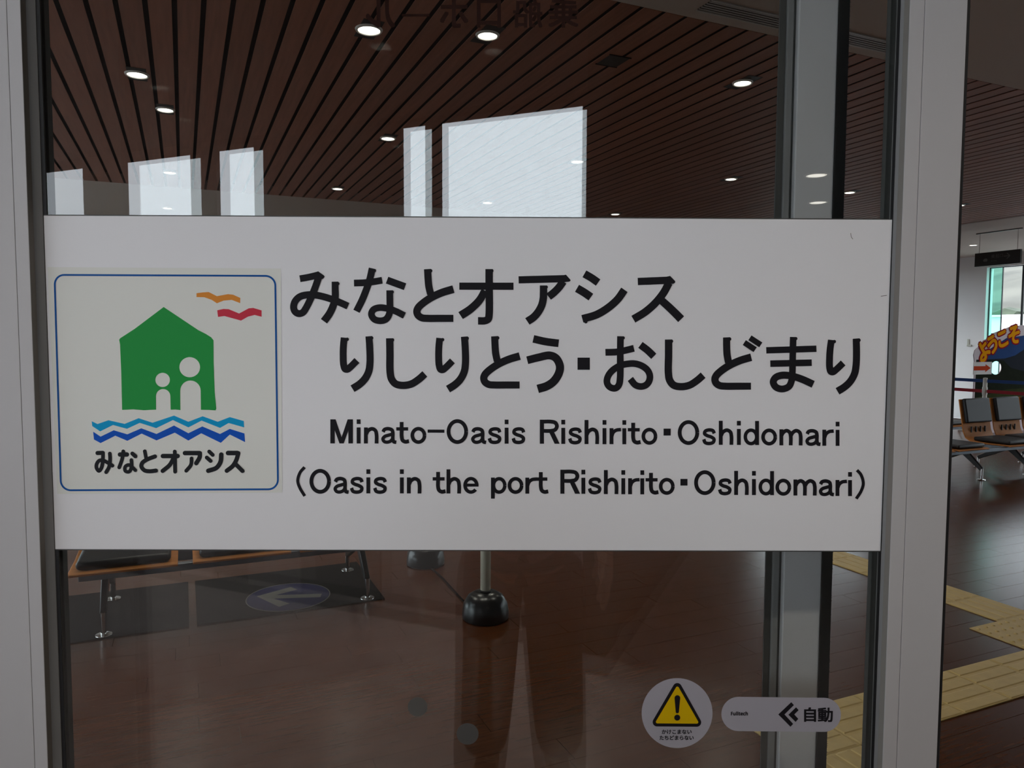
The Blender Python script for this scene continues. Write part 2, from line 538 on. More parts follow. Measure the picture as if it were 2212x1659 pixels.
# walls of the hall
def wall(name, along, fixed, thick, a0, a1, z1, openings, m, label=None):
    """along 'v': wall runs along v at u = fixed .. fixed+thick; along 'u' likewise"""
    mb = MB()
    ops = sorted(openings)
    def put(b0, b1, c0, c1):
        if b1 - b0 < 1e-4 or c1 - c0 < 1e-4: return
        t0, t1 = min(fixed, fixed + thick), max(fixed, fixed + thick)
        if along == 'v': mb.box(b0, b1, t0, t1, c0, c1)
        else: mb.box(t0, t1, b0, b1, c0, c1)
    x = a0
    for (b0, b1, c0, c1) in ops:
        put(x, b0, 0, z1); put(b0, b1, 0, c0); put(b0, b1, c1, z1); x = b1
    put(x, a1, 0, z1)
    return room(name, mb, m, label=label)

def window(name, along, fixed, thick, b0, b1, c0, c1, fm, gm, fw=0.05, mull=(), bars=(), inset=0.5, glass_list=None, dep=0.04):
    w = empty(name, (0, 0, 0), TH); w['kind'] = 'structure'
    t = fixed + thick * inset
    def bx(mb, p0, p1, q0, q1, d):
        if along == 'v': mb.box(p0, p1, t - d, t + d, q0, q1)
        else: mb.box(t - d, t + d, p0, p1, q0, q1)
    fr = MB()
    bx(fr, b0, b0 + fw, c0, c1, dep); bx(fr, b1 - fw, b1, c0, c1, dep)
    bx(fr, b0 + fw, b1 - fw, c0, c0 + fw, dep); bx(fr, b0 + fw, b1 - fw, c1 - fw, c1, dep)
    fr.build('window_frame', fm, w)
    for mu in mull:
        hw = 0.018 if fw > 0.02 or mu < 9 else 0.006
        q = MB(); bx(q, mu - hw, mu + hw, c0 + fw, c1 - fw, min(0.03, dep)); q.build('mullion', fm, w)
    for ba in bars:
        q = MB(); bx(q, b0 + fw, b1 - fw, ba - 0.02, ba + 0.02, 0.028); q.build('transom_bar', fm, w)
    edges = [b0 + fw] + list(mull) + [b1 - fw]
    for i, (e0, e1) in enumerate(zip(edges[:-1], edges[1:])):
        q = MB(); bx(q, e0, e1, c0 + fw, c1 - fw, 0.004)
        q.build('pane', gm if not glass_list else glass_list[i], w)
    return w

# right-hand wall (v = 14) with tall windows
rw = [(8.05, 9.32, 0.12, 2.92), (6.1, 7.9, 0.12, 2.92), (4.1, 5.9, 0.12, 2.92), (2.1, 3.9, 0.12, 2.92), (-0.9, 1.9, 0.12, 2.92)]
wall('wall_right', 'u', 14.0, 0.2, L4[1], 11.7, HC + 0.12, rw, M['white_wall'], 'white plastered wall at the far right of the hall')
wi = 1
for (b0, b1, c0, c1) in rw:
    if wi == 1:
        w_ = window('window_%d' % wi, 'u', 14.0, 0.2, b0, b1, c0, c1, M['frame_dark'], M['glass_win'], fw=0.014, dep=0.012, mull=(8.70, 9.075), glass_list=[M['glass_win'], M['glass_win'], M['glass_green']])
    else:
        w_ = window('window_%d' % wi, 'u', 14.0, 0.2, b0, b1, c0, c1, M['frame_dark'], M['glass_win'], fw=0.04, mull=((b0 + b1) / 2,))
    wi += 1
# far wall (u = 11.5) with unseen windows added to light the hall
fw_ = [(10.6, 13.8, 0.2, 2.95)]
wall('wall_back', 'v', 11.5, 0.2, -3.2, 14.0, HC + 0.12, fw_, M['white_wall'], 'white far wall of the hall behind the sign')
for (b0, b1, c0, c1) in fw_:
    window('window_%d' % wi, 'v', 11.5, 0.2, b0, b1, c0, c1, M['frame_dark'], M['glass_win'], fw=0.05, mull=(b0 + (b1 - b0) / 3, b0 + 2 * (b1 - b0) / 3)); wi += 1
wl = [(3.0, 5.6, 0.1, 2.9), (5.9, 8.5, 0.1, 2.9), (8.8, 11.2, 0.1, 2.9)]  # out-of-view windows added to bring light onto the ceiling boards
wall('wall_left', 'u', -3.0, -0.2, L1[1] - 0.05, 11.7, HC + 0.12, wl, M['white_wall'], 'white left wall of the hall')
for (b0, b1, c0, c1) in wl:
    window('window_%d' % wi, 'u', -3.2, 0.2, b0, b1, c0, c1, M['frame_dark'], M['glass_win'], fw=0.04, mull=((b0 + b1) / 2,)); wi += 1
# door wall: solid pieces left, right and above the doorway (world axes)
dw = MB()
dw.box(-5.2, -0.76, 0.90, WF, 0, HC + 0.12)
dw.box(1.78, 15.6, 0.98, WF, 0, HC + 0.12)
dw.box(-0.76, 1.78, 0.90, WF, 2.34, HC + 0.12)
o = dw.build('wall_front', M['white_wall']); tag(o, 'wall around the glazed automatic door', kind='structure')
# door jambs
o = MB().box(1.70, 1.78, 0.89, 1.08, 0, 2.34).build('trim_1', M['alu'], bevel=0.002); tag(o, kind='structure')
o = MB().box(-0.76, 1.78, 0.895, 1.08, 2.22, 2.34).build('trim_2', M['alu'], bevel=0.002); tag(o, kind='structure')
o = MB().box(-0.76, -0.705, 0.985, 1.06, 0, 2.22).build('trim_3', M['alu'], bevel=0.002); tag(o, kind='structure')
# light switch on the right wall
q = plane
ls = MB().box(13.985, 13.9985, 9.60, 9.64, 1.42, 1.56).box(13.978, 13.9985, 9.55, 9.64, 1.42, 1.455).build('wall_switch', M['switch'], rz=TH, bevel=0.002)
tag(ls, 'small beige switch on the white wall left of the window', 'switch')

# ================================================================== THE ENTRANCE PORCH (behind the lens, seen in the glass)
LZ, PZ, PU = 2.9, 5.9, -11.1
SCREEN = [(-4.60, -3.95, 'screen_dark'), (-3.95, -3.38, 'screen_dark'), (-3.38, -2.72, 'screen_mid'), (-2.72, -2.45, 'screen_dark'), (-2.45, -2.05, 'screen_mid'),
          (-2.05, -1.50, 'screen_dark'), (-1.50, -0.85, 'screen_mid'), (-0.85, -0.45, 'screen_mid'), (-0.45, -0.16, 'screen_mid')]
por = [(-20.0, at_y(0.90, -20.0)), (-20.0, PU - 0.5), (2.44, PU - 0.5), (2.44, at_y(0.90, 2.44))]
room('floor', MB().prism(por, -0.08, 0.0), M['lobby_floor'], label='dark polished floor of the entrance porch')
room('ceiling', MB().prism(por, PZ, PZ + 0.2), M['dark_wall'], label='brown soffit of the entrance porch')
# strip of floor under the doors
o = MB().box(-0.76, 1.78, 0.90, WF + 0.3, -0.06, -0.005).build('floor', M['floor_base']); tag(o, 'threshold under the automatic door', kind='structure')
# columns and wall pieces along the open edge of the porch, and the edge beam over them
room('trim_4', MB().box(-20.0, 2.44, PU - 0.30, PU, 5.75, PZ), M['dark_wall'], label='brown edge beam of the entrance porch')
def pier(name, v0, v1, label, cat, grp=None):
    e_ = empty(name, P(PU, v0, 0), TH); tag(e_, label, cat, grp)
    w_ = v1 - v0
    MB().box(0, w_, -0.12, 0, 0.14, 5.75).build('shaft', M['dark_wall'], e_, bevel=0.01)
    MB().box(-0.02, w_ + 0.02, -0.14, 0.02, 0.0, 0.14).build('plinth', M['plate'], e_, bevel=0.01)
pier('porch_column', -16.226, -14.80, 'broad dark pier of the porch mirrored between the two leftmost bright gaps', 'column', 'porch piers')
pier('porch_column', -12.70, -11.93, 'dark pier of the porch mirrored between second and third bright gaps', 'column', 'porch piers')
pier('porch_column', -10.86, -7.15, 'widest dark wall of the porch mirrored left of the middle', 'column', 'porch piers')
pier('porch_column', -6.60, -6.28, 'slim dark porch post mirrored beside the largest bright gap', 'column', 'porch piers')
pier('porch_column', -3.40, 2.44, 'dark end wall of the porch mirrored right of the largest bright gap', 'column', 'porch piers')
# low panelled screen behind the person, added to block low light from the door foot
scr = empty('light_block_screen', P(-1.7, 0, 0), TH); tag(scr, 'added light-blocking screen of low upright panels mirrored below the sign', 'screen')
SH = 1.42
for i_, (a_, b_, mm) in enumerate(SCREEN):
    MB().box(a_ + 0.004, b_ - 0.004, -0.04, 0.0, 0.06, SH - 0.05).build('panel', M[mm], scr, bevel=0.003)
MB().box(SCREEN[0][0], SCREEN[-1][1], -0.05, 0.01, SH - 0.05, SH).build('cap_rail', M['cream_wall'], scr, bevel=0.004)
MB().box(SCREEN[0][0], SCREEN[-1][1], -0.045, 0.005, 0.0, 0.06).build('base_rail', M['plate'], scr)
MB().box(SCREEN[0][0] - 0.05, SCREEN[0][0] - 0.004, -0.045, 3.6, 0.0, SH).build('return_panel', M['screen_mid'], scr, bevel=0.004)
# side passage on the right with a low ceiling
room('ceiling', MB().box(-0.15, 2.3, -7.6, -1.5, LZ, LZ + 0.1), M['dark_wall'], label='low brown ceiling of the side passage')
wall('wall_passage_left', 'u', -0.15, -0.12, -7.6, -1.5, PZ, [], M['dark_wall'])
wall('wall_passage_end', 'v', -7.6, -0.14, -0.27, 2.44, PZ, [], M['dark_wall'])
wall('wall_passage_right', 'u', 2.3, 0.14, -7.6, at_y(0.90, 2.3), PZ, [], M['cream_wall'])
o = MB().box(-2.6, 2.2, -0.95, 0.895, LZ, LZ + 0.16).build('ceiling', M['cream_wall']); tag(o, 'unseen canopy slab added over the door for its lamps and shade', kind='structure')  # out-of-view slab added to hold lamps and shade the sign
o = MB().box(-5.2, 2.6, 0.90, WF, HC + 0.12, PZ).build('wall_upper', M['dark_wall']); tag(o, kind='structure')

# ================================================================== DOWNLIGHTS
rim_m = MB().lathe([(0.050, -0.002), (0.052, -0.010), (0.060, -0.010), (0.064, -0.001)], 28).mesh('rim', M['lamp_rim'], True)
lens_m = MB().lathe([(0.0005, -0.0075), (0.040, -0.0075), (0.051, -0.004)], 28).mesh('lamp', M['lamp'], True)
plate_m = MB().box(-0.054, 0.054, -0.12, 0.12, -0.0012, 0.0).mesh('backing_plate', M['plate'])
def downlight(u, v, z, label, power, group, plate=True, sc=1.0, col=(1.0, 0.93, 0.82)):
    t = empty('downlight', P(u, v, z), TH)
    tag(t, label, 'ceiling light', group)
    a = link_mesh('rim', rim_m, t); b = link_mesh('lamp', lens_m, t)
    a.scale = b.scale = (sc, sc, 1)
    if plate: link_mesh('backing_plate', plate_m, t)
    if power:
        ld = bpy.data.lights.new('beam', 'SPOT'); ld.energy = power; ld.color = col
        ld.spot_size = radians(130); ld.spot_blend = 0.6; ld.shadow_soft_size = 0.05
        lo = bpy.data.objects.new('beam', ld); C.objects.link(lo); lo.parent = t; lo.location = (0, 0, -0.03)
    return t
row1 = 'round downlight in the boards, first row from the door, %s'
row2 = 'round downlight in the boards, second row from the door, %s'
row3 = 'round downlight in the boards, third row from the door, %s'
SP = 34
for (u, v, lab, sc) in [
    (3.925, 0.918, row1 % 'leftmost', 1.12), (3.735, 1.506, row1 % 'second from left', 1.0), (3.751, 3.231, row1 % 'rightmost beside the fixed stile', 1.0),
    (5.168, -0.224, 'bright downlight at upper left between first and second rows', 1.1),
    (5.87, -0.081, row2 % 'leftmost', 1.0), (5.951, 1.539, row2 % 'second from left', 1.0), (5.997, 3.296, row2 % 'third from left', 1.0),
    (6.0, 5.049, row2 % 'fourth from left', 1.0), (5.996, 6.671, row2 % 'fifth from left', 1.0), (6.016, 8.483, row2 % 'sixth, beside the door edge', 1.0),
    (8.064, -0.084, row3 % 'leftmost', 1.0), (8.165, 1.554, row3 % 'second from left', 1.0), (8.238, 3.325, row3 % 'third from left', 1.0), (8.295, 5.122, row3 % 'fourth from left', 1.0)]:
    downlight(u, v, HC, lab, SP, 'downlights in the boarded ceiling', sc=sc)
downlight(10.284, -0.144, HC, 'round downlight in the white ceiling just above the sign at left', SP, 'downlights in the white ceiling', plate=False)
downlight(8.404, 12.239, HC, 'round downlight in the white ceiling above the hanging sign', SP, 'downlights in the white ceiling', plate=False, sc=1.1)
for (x, e_, lab) in ((-0.85, 19, 'added unseen lamp above the left end of the sign'), (0.95, 31, 'added unseen lamp above the right end of the sign')):  # unseen lamps added to brighten the sign
    pp = Vector((x, -0.35, 0))
    downlight(pp.dot(U), pp.dot(V), LZ, lab, e_, 'added sign lamps', plate=False, sc=1.2, col=(1, 0.88, 0.74))
for (x, e_, lab) in ((-0.85, 460, 'added high lamp over the porch floor, the left one'), (0.65, 110, 'added high lamp over the porch floor, the right one')):  # unseen spots added to brighten the porch floor behind the person
    pp = Vector((x, -2.1, 0))
    t_ = downlight(pp.dot(U), pp.dot(V), PZ, lab, e_, 'added porch floor lamps', plate=False, sc=2.0, col=(1, 0.93, 0.90))
    [c for c in t_.children if c.type == 'LIGHT'][0].data.spot_size = radians(52)
downlight(-4.966, 0.606, LZ, 'yellowish passage downlight mirrored in the glass, the upper one', 6, 'passage downlights', plate=False, sc=1.6, col=(1, 0.85, 0.6))
downlight(-6.283, 0.600, LZ, 'yellowish passage downlight mirrored in the glass, the lower one', 6, 'passage downlights', plate=False, sc=1.6, col=(1, 0.85, 0.6))

# ================================================================== THE SLIDING DOOR LEAF
door = empty('door_1', (0, D, 0)); tag(door, 'silver framed glass sliding door leaf carrying the sign', kind='structure')
def dpart(name, x0, x1, y0, y1, z0, z1, m, par=door, bevel=0.0):
    return MB().box(x0, x1, y0 - D, y1 - D, z0, z1).build(name, m, par, bevel=bevel)
ZT = 2.20
GY0, GY1 = D + 0.002, D + 0.010
dpart('pane', -0.590, 0.500, GY0, GY1, 0.06, 2.14, M['glass_a'])
def px_at(px, py, y): return plane(px, py, y)[0]
FY = D - 0.016                                  # front face of the stiles
xr0 = px_at(1945, 600, FY); xg = px_at(1976, 600, FY); xr1 = px_at(2066, 600, FY); xb1 = px_at(2077, 600, FY)
xl0 = px_at(65, 600, FY); xlg = px_at(36, 600, FY)
dpart('stile', xr0, xg - 0.0003, FY, D + 0.026, 0, ZT, M['alu'], bevel=0.0003)
dpart('stile_cover', xg + 0.0003, xr1, FY, D + 0.026, 0, ZT, M['alu'], bevel=0.0004)
dpart('edge_seal', xr1, xb1, FY + 0.004, D + 0.020, 0, ZT, M['gasket'], bevel=0.001)
dpart('stile', xlg + 0.0003, xl0, FY, D + 0.026, 0, ZT, M['alu'], bevel=0.0003)
dpart('stile_cover', -0.705, xlg - 0.0003, FY, D + 0.026, 0, ZT, M['alu'], bevel=0.0004)
# glazing beads that slope from the stile face to the glass
def bead(name, xa, ya, xb, yb, m, par, depth=0.02, z0=0.0, z1=ZT):
    mb = MB()
    mb.add([(xa, ya - D, z0), (xb, yb - D, z0), (xb, yb - D + depth, z0), (xa, yb - D + depth, z0),
            (xa, ya - D, z1), (xb, yb - D, z1), (xb, yb - D + depth, z1), (xa, yb - D + depth, z1)],
           [(0, 1, 5, 4), (1, 2, 6, 5), (2, 3, 7, 6), (3, 0, 4, 7), (0, 3, 2, 1), (4, 5, 6, 7)])
    return mb.build(name, m, par)
xs_r = px_at(1924, 600, D); xs_l = px_at(99, 600, D)
xbm_r = xs_r + 0.0075
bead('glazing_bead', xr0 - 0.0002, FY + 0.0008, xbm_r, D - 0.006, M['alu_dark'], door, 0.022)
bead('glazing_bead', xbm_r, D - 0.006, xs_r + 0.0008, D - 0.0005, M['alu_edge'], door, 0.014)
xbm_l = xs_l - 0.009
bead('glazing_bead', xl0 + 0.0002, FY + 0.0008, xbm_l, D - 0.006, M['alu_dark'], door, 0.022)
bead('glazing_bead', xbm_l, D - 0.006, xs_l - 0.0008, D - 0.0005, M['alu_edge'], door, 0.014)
dpart('gasket', xs_r - 0.0025, xs_r + 0.0008, D + 0.0008, D + 0.0019, 0.05, ZT, M['gasket'])
dpart('gasket', xs_l - 0.0008, xs_l + 0.0035, D + 0.0008, D + 0.0019, 0.05, ZT, M['gasket'])
dpart('rear_gasket', xs_r - 0.0060, xs_r + 0.004, GY1 + 0.0003, D + 0.020, 0.05, ZT, M['gasket2'])
dpart('rear_gasket', xs_l - 0.004, xs_l + 0.0030, GY1 + 0.0003, D + 0.020, 0.05, ZT, M['gasket2'])
dpart('bottom_rail', xl0, xr0, FY, D + 0.026, 0, 0.07, M['alu'], bevel=0.001)
dpart('top_rail', xl0, xr0, FY, D + 0.026, 2.13, ZT, M['alu'], bevel=0.001)

# ------------------------------------------------------------------ the fixed glazed panel behind it
BY = D + 0.105
fix = empty('door_2', (0, BY, 0), radians(-0.22)); tag(fix, 'silver framed fixed glass panel behind the sliding leaf', kind='structure')
def fpart(name, x0, x1, y0, y1, z0, z1, m, bevel=0.0):
    return MB().box(x0, x1, y0, y1, z0, z1).build(name, m, fix, bevel=bevel)
def bx_(px, yo=0.0): return px_at(px, 300, BY + yo)
b_g0, b_b0, b_b1, b_f0, b_f1, b_br = bx_(1677), bx_(1691), bx_(1706), bx_(1711), bx_(1794), bx_(1818)
fpart('pane', -0.67, b_b1, 0.004, 0.012, 0.06, 2.16, M['glass_b'])
fpart('gasket', b_g0, b_b0, 0.0, 0.0035, 0.06, 2.16, M['gasket2'])
fpart('glazing_bead', b_b0, b_b1, -0.004, 0.0035, 0.06, 2.16, M['alu_edge'], 0.0015)
fpart('bead_groove', b_b1, b_f0, -0.001, 0.0035, 0.06, 2.16, M['gasket2'])
fpart('stile', b_f0, b_f1, -0.012, 0.028, 0.0, 2.2, M['alu'], 0.0015)
xbl = px_at(107, 300, BY + 0.028)
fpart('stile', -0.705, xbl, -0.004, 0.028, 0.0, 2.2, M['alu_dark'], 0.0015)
fpart('bottom_rail', xbl, b_b0, -0.012, 0.028, 0.0, 0.07, M['alu'], 0.001)
fpart('top_rail', xbl, b_b0, -0.012, 0.028, 2.15, 2.2, M['alu'], 0.001)
# pile seal along the stile edge
bs = MB().box(b_f1 - 0.0005, b_br - 0.002, -0.016, 0.020, 0.0, 2.2)
bso = bs.build('brush_seal', M['brush'], fix)
fb_ = MB(); rng = random.Random(11)
z = 0.5
while z < 2.2:
    for (xe, sgn) in ((b_br - 0.0022, 1),):
        l = 0.0012 + rng.random() * 0.0022
        zz = z + rng.uniform(-0.002, 0.002); dz = rng.uniform(-0.0015, 0.0015); yy = -0.016 + rng.random() * 0.010
        fb_.add([(xe, yy, zz), (xe, yy, zz + 0.0011), (xe + sgn * l, yy, zz + dz)], [(0, 1, 2)])
    z += 0.0011
fo = fb_.build('brush_fibres', M['fibre'], bso); fo['kind'] = 'stuff'

# ------------------------------------------------------------------ dark cut-vinyl letters high on the fixed panel, reversed from this side
vl = empty('window_lettering', (0, 0, 0)); tag(vl, 'dark reversed lettering high on the fixed glass panel', 'lettering')
xs = [(1184, 1250), (1108, 1172), (1030, 1082), (950, 1012), (868, 928), (790, 854)]
for ch, (a, b) in zip('乗船口ホール', xs):
    if ch == 'ー':
        flat_text('character', ch, M['vinyl'], vl, (a, 36), (b, 36), 6, BY + 0.003, 0, 0.02, 'box', True)
    else:
        flat_text('character', ch, M['vinyl'], vl, (a, 60), (b, 60), 62, BY + 0.003, 0, 0.02, 'box', True)

# ================================================================== THE SIGN
sign = empty('door_sign', (0, 0, 0)); tag(sign, 'large white sign board with black Japanese and English lettering on the glass door', 'sign')
cs = [plane(*p) for p in ((95, 466), (1929, 474), (1901, 1190), (118, 1187))]
sx0 = (cs[0][0] + cs[3][0]) / 2; sx1 = (cs[1][0] + cs[2][0]) / 2; sz1 = (cs[0][1] + cs[1][1]) / 2; sz0 = (cs[2][1] + cs[3][1]) / 2
MB().box(sx0, sx1, D, D + 0.0018, sz0, sz1).build('board', M['sign_white'], sign, bevel=0.0004, seg=1)
MB().box(sx0, sx1, D + 0.0003, D + 0.0019, sz0 - 0.0012, sz1 + 0.0012).build('shadow_edge', M['gasket2'], sign)  # dark rim standing in for the shade line along the board's edges
INK = M['ink']
Z7 = 2212 / 300.0
def glyph(org, parts, sc=Z7, aff=None, name='character', m=None, par=None, lift=0.0004, cap=False):
    p = Print(org, sc, aff)
    for q in parts:
        if q[0] == 's': p.stroke(q[1], q[2], cap=cap, w_end=q[3] if len(q) > 3 else None)
        elif q[0] == 'l': p.stroke(q[1], q[2], smooth=False, cap=cap)
        elif q[0] == 'p': p.poly(q[1])
        elif q[0] == 'c': p.fan(q[1], q[2])
    return p.build(name, m or INK, par or sign, lift=lift)
R1, R2, R3, R4, R5, R6, R7 = (610, 560), (880, 560), (1190, 560), (700, 710), (980, 710), (1280, 710), (1570, 710)
# mi
glyph(R1, [('s', [(280, 311), (400, 290), (500, 268), (590, 245)], 108),
           ('p', [(520, 212), (570, 192), (660, 255), (675, 278), (655, 303), (640, 315), (505, 325)]),
           ('s', [(585, 265), (545, 390), (500, 510), (450, 630), (375, 780), (325, 848), (265, 867), (205, 835), (180, 765), (205, 670), (280, 597), (410, 566), (540, 573), (660, 598), (800, 642), (920, 690), (1045, 747)], 112),
           ('s', [(840, 357), (842, 480), (842, 600), (815, 725), (755, 860), (664, 988)], 108, 122), ('c', (888, 390), 25)])
# na
glyph(R1, [('s', [(1141, 380), (1300, 374), (1440, 360), (1590, 335)], 108), ('s', [(1432, 145), (1395, 310), (1350, 450), (1270, 650), (1181, 830)], 112),
           ('c', (1470, 182), 25), ('s', [(1668, 333), (1955, 438)], 114),
           ('s', [(1710, 495), (1712, 640), (1712, 790), (1700, 880), (1650, 955), (1565, 980), (1465, 955), (1419, 878), (1450, 805), (1540, 772), (1650, 780), (1780, 818), (1945, 898)], 107), ('c', (1752, 521), 25)])
TO = [('s', [(322, 157), (330, 300), (342, 430), (372, 560)], 116), ('c', (372, 185), 28),
      ('s', [(734, 476), (560, 528), (400, 600), (260, 690), (175, 770), (152, 830), (170, 890), (230, 932), (320, 942), (520, 942), (733, 942)], 124, 113)]
glyph(R2, TO)
# o (katakana)
glyph(R2, [('l', [(827, 429), (1690, 430)], 115), ('s', [(1302, 157), (1302, 400), (1302, 880), (1288, 950), (1240, 978), (1125, 981)], 119), ('c', (1345, 185), 28),
           ('s', [(1235, 500), (1150, 650), (1010, 790), (848, 898)], 118, 132)])
# a
glyph((1100, 570), [('l', [(223, 382), (1340, 353)], 172), ('p', [(1300, 270), (1355, 258), (1460, 380), (1466, 400), (1445, 420), (1415, 428), (1160, 440)]),
                    ('s', [(1290, 420), (1180, 570), (1060, 690), (940, 785)], 184),
                    ('s', [(818, 515), (818, 700), (812, 830), (775, 990), (690, 1150), (580, 1275), (433, 1376)], 176, 188), ('c', (885, 555), 39)], sc=11.06)
# shi, su
glyph(R3, [('s', [(533, 232), (650, 300), (752, 372)], 124), ('s', [(415, 463), (530, 530), (637, 604)], 130),
           ('s', [(1170, 487), (1060, 640), (900, 780), (720, 885), (500, 950)], 124), ('c', (556, 996), 27)])
glyph(R3, [('l', [(1383, 355), (1870, 335)], 117), ('p', [(1840, 278), (1897, 265), (1975, 345), (1980, 362), (1970, 380), (1945, 392), (1800, 395)]),
           ('s', [(1880, 375), (1790, 540), (1660, 700), (1500, 840), (1312, 955)], 124), ('s', [(1730, 630), (1860, 745), (1970, 850), (2073, 955)], 124, 132)])
RI = [('s', [(322, 142), (308, 290), (305, 430), (312, 570), (335, 640), (370, 648), (415, 615), (525, 506)], 110), ('c', (370, 169), 27),
      ('s', [(715, 120), (728, 300), (732, 540), (712, 680), (650, 800), (565, 885), (454, 956)], 111, 122), ('c', (761, 148), 27)]
SHI = [('s', [(1046, 152), (1050, 400), (1052, 680), (1075, 800), (1140, 878), (1255, 903), (1390, 880), (1510, 805), (1606, 720)], 118), ('c', (1092, 180), 28)]
glyph(R4, RI); glyph(R4, SHI)
glyph(R4, RI, aff=lambda p: (p[0] + 1520, p[1] + 6))
glyph(R5, TO, aff=lambda p: (420 + (p[0] - 92) * 0.983 + max(0, 560 - p[1]) * 0.018, 120 + (p[1] - 157) * 0.989))
glyph(R5, [('s', [(1268, 162), (1460, 205), (1672, 233)], 123), ('s', [(1171, 503), (1350, 458), (1530, 426), (1630, 470), (1692, 600), (1670, 720), (1590, 840), (1480, 915), (1338, 959)], 124, 136)])
glyph(R5, [('p', [(1972, 460), (2168, 460), (2168, 655), (1972, 655)])], name='middle_dot')
glyph(R6, [('s', [(204, 377), (390, 370), (500, 350), (658, 312)], 109),
           ('s', [(444, 120), (440, 400), (437, 800), (420, 890), (380, 940), (325, 949), (262, 918), (228, 850), (245, 760), (310, 670), (440, 588), (560, 560), (680, 558), (800, 600), (880, 670), (912, 760), (892, 850), (835, 905), (760, 920), (680, 895), (600, 800)], 107),
           ('c', (488, 147), 26), ('s', [(761, 258), (870, 340), (974, 440)], 118)])
glyph(R6, SHI, aff=lambda p: (p[0] + 164 - (p[1] - 152) * 0.018, p[1] + 20))
glyph(R6, TO, aff=lambda p: (1888 + (p[0] - 92) * 0.9875 + max(0, 560 - p[1]) * 0.045, 138 + (p[1] - 157) * 0.99))
glyph(R7, [('l', [(366, 145), (540, 258)], 92), ('l', [(276, 221), (450, 334)], 92)], name='voiced_mark')
glyph(R7, [('l', [(626, 345), (1426, 319)], 103), ('l', [(690, 557), (1351, 541)], 105),
           ('s', [(1055, 132), (1048, 400), (1040, 720), (1028, 830), (985, 920), (880, 960), (780, 930), (737, 850), (775, 778), (870, 742), (980, 745), (1100, 772), (1220, 815), (1373, 886)], 105, 118), ('c', (1097, 158), 26)])
glyph(R7, RI, aff=lambda p: (p[0] + 1342 - 0.044 * (p[1] - 140), p[1] + 37 + 0.005 * (p[1] - 140)))
# English lines, letter by letter (units of a 3.6867x enlargement, y up from the baseline)
def ell(cx_, cy_, rx, ry, w, t0=0, t1=360, n=40): return ('e', [(cx_ + rx * cos(radians(t0 + (t1 - t0) * i / n)), cy_ + ry * sin(radians(t0 + (t1 - t0) * i / n))) for i in range(n + 1)], w)
def rc(x0, x1, y0, y1): return ('p', [(x0, y0), (x1, y0), (x1, y1), (x0, y1)])
LET = {
 'i': [rc(0, 31, 0, 128), rc(0, 31, 155, 192)],
 'n': [rc(0, 31, 0, 128), ('s', [(17, 72), (33, 102), (64, 117), (91, 103), (100, 70), (100, 0)], 30)],
 'h': [rc(0, 31, 0, 192), ('s', [(17, 72), (33, 102), (64, 117), (91, 103), (100, 70), (100, 0)], 30)],
 'm': [rc(0, 31, 0, 128), ('s', [(17, 78), (32, 103), (57, 117), (81, 104), (90, 76), (90, 0)], 30), ('s', [(92, 78), (108, 103), (134, 117), (160, 104), (169, 76), (169, 0)], 30)],
 'r': [rc(0, 31, 0, 128), ('s', [(17, 62), (30, 94), (54, 112), (91, 117)], 28)],
 't': [('s', [(43, 172), (43, 110), (43, 55), (51, 26), (73, 14), (102, 19)], 31), rc(0, 95, 103, 130)],
 'o': [ell(63.5, 65, 48.5, 53.5, 29)],
 'O': [ell(86.5, 96, 70, 83.5, 31)],
 'd': [ell(59, 65, 45, 53.5, 28), rc(92, 123, 0, 192)],
 'p': [ell(65, 65, 45, 53.5, 28), rc(0, 31, -40, 128)],
 'e': [ell(61.5, 65, 47, 53.5, 28, 2, 322), rc(18, 122, 55, 79)],
 's': [('s', [(97, 90), (86, 112), (55, 118), (25, 108), (20, 88), (40, 73), (72, 62), (94, 45), (88, 20), (56, 10), (24, 18), (13, 44)], 28)],
 'a': [('s', [(17, 92), (28, 111), (58, 118), (88, 107), (95, 84), (95, 34), (103, 14), (123, 10)], 29), ('s', [(95, 76), (62, 67), (30, 56), (16, 37), (27, 16), (52, 11), (80, 22), (97, 46)], 27)],
 'R': [rc(0, 33, 0, 192), ('s', [(16, 176), (90, 176), (123, 167), (136, 141), (123, 113), (90, 103), (16, 103)], 31), ('p', [(72, 96), (110, 100), (158, 0), (118, 0)])],
 'M': [rc(0, 36, 0, 192), rc(144, 180, 0, 192), ('p', [(4, 192), (42, 192), (107, 0), (73, 0)]), ('p', [(138, 192), (176, 192), (107, 0), (73, 0)])]}
def lin(x, tab):
    for (x0, y0), (x1, y1) in zip(tab[:-1], tab[1:]):
        if x <= x1: return y0 + (y1 - y0) * (x - x0) / (x1 - x0)
    return tab[-1][1]
ROW1 = [(87, 250), (1755, 252.5), (2262, 256), (3312, 262), (4140, 269.5)]
ROW2 = [(-80, 647.5), (1128, 648.5), (2075, 651), (2312, 654), (3417, 661), (4240, 670)]
def latin(text, xs, row):
    for ch, x0 in zip(text, xs):
        y0 = lin(x0, row)
        p = Print((690, 890), 3.6867, aff=lambda q, x0=x0, y0=y0: (q[0] + x0, y0 - q[1]))
        for q in LET[ch]:
            if q[0] == 's': p.stroke(q[1], q[2])
            elif q[0] == 'e': p.stroke(q[1], q[2], smooth=False)
            else: p.poly(q[1])
        p.build('letter', INK, sign)
K4 = 2212
latin('Minato', [87, 297, 355, 490, 612, 725], ROW1)
latin('Oasis', [1012, 1205, 1340, 1475, 1530], ROW1)
latin('Rishirito', [1755, 1926, 1980, 2111, K4 + 42, K4 + 98, K4 + 200, K4 + 243, K4 + 352], ROW1)
latin('Oshidomari', [K4 + q for q in (640, 835, 968, 1112, 1165, 1305, 1450, 1654, 1792, 1898)], ROW1)
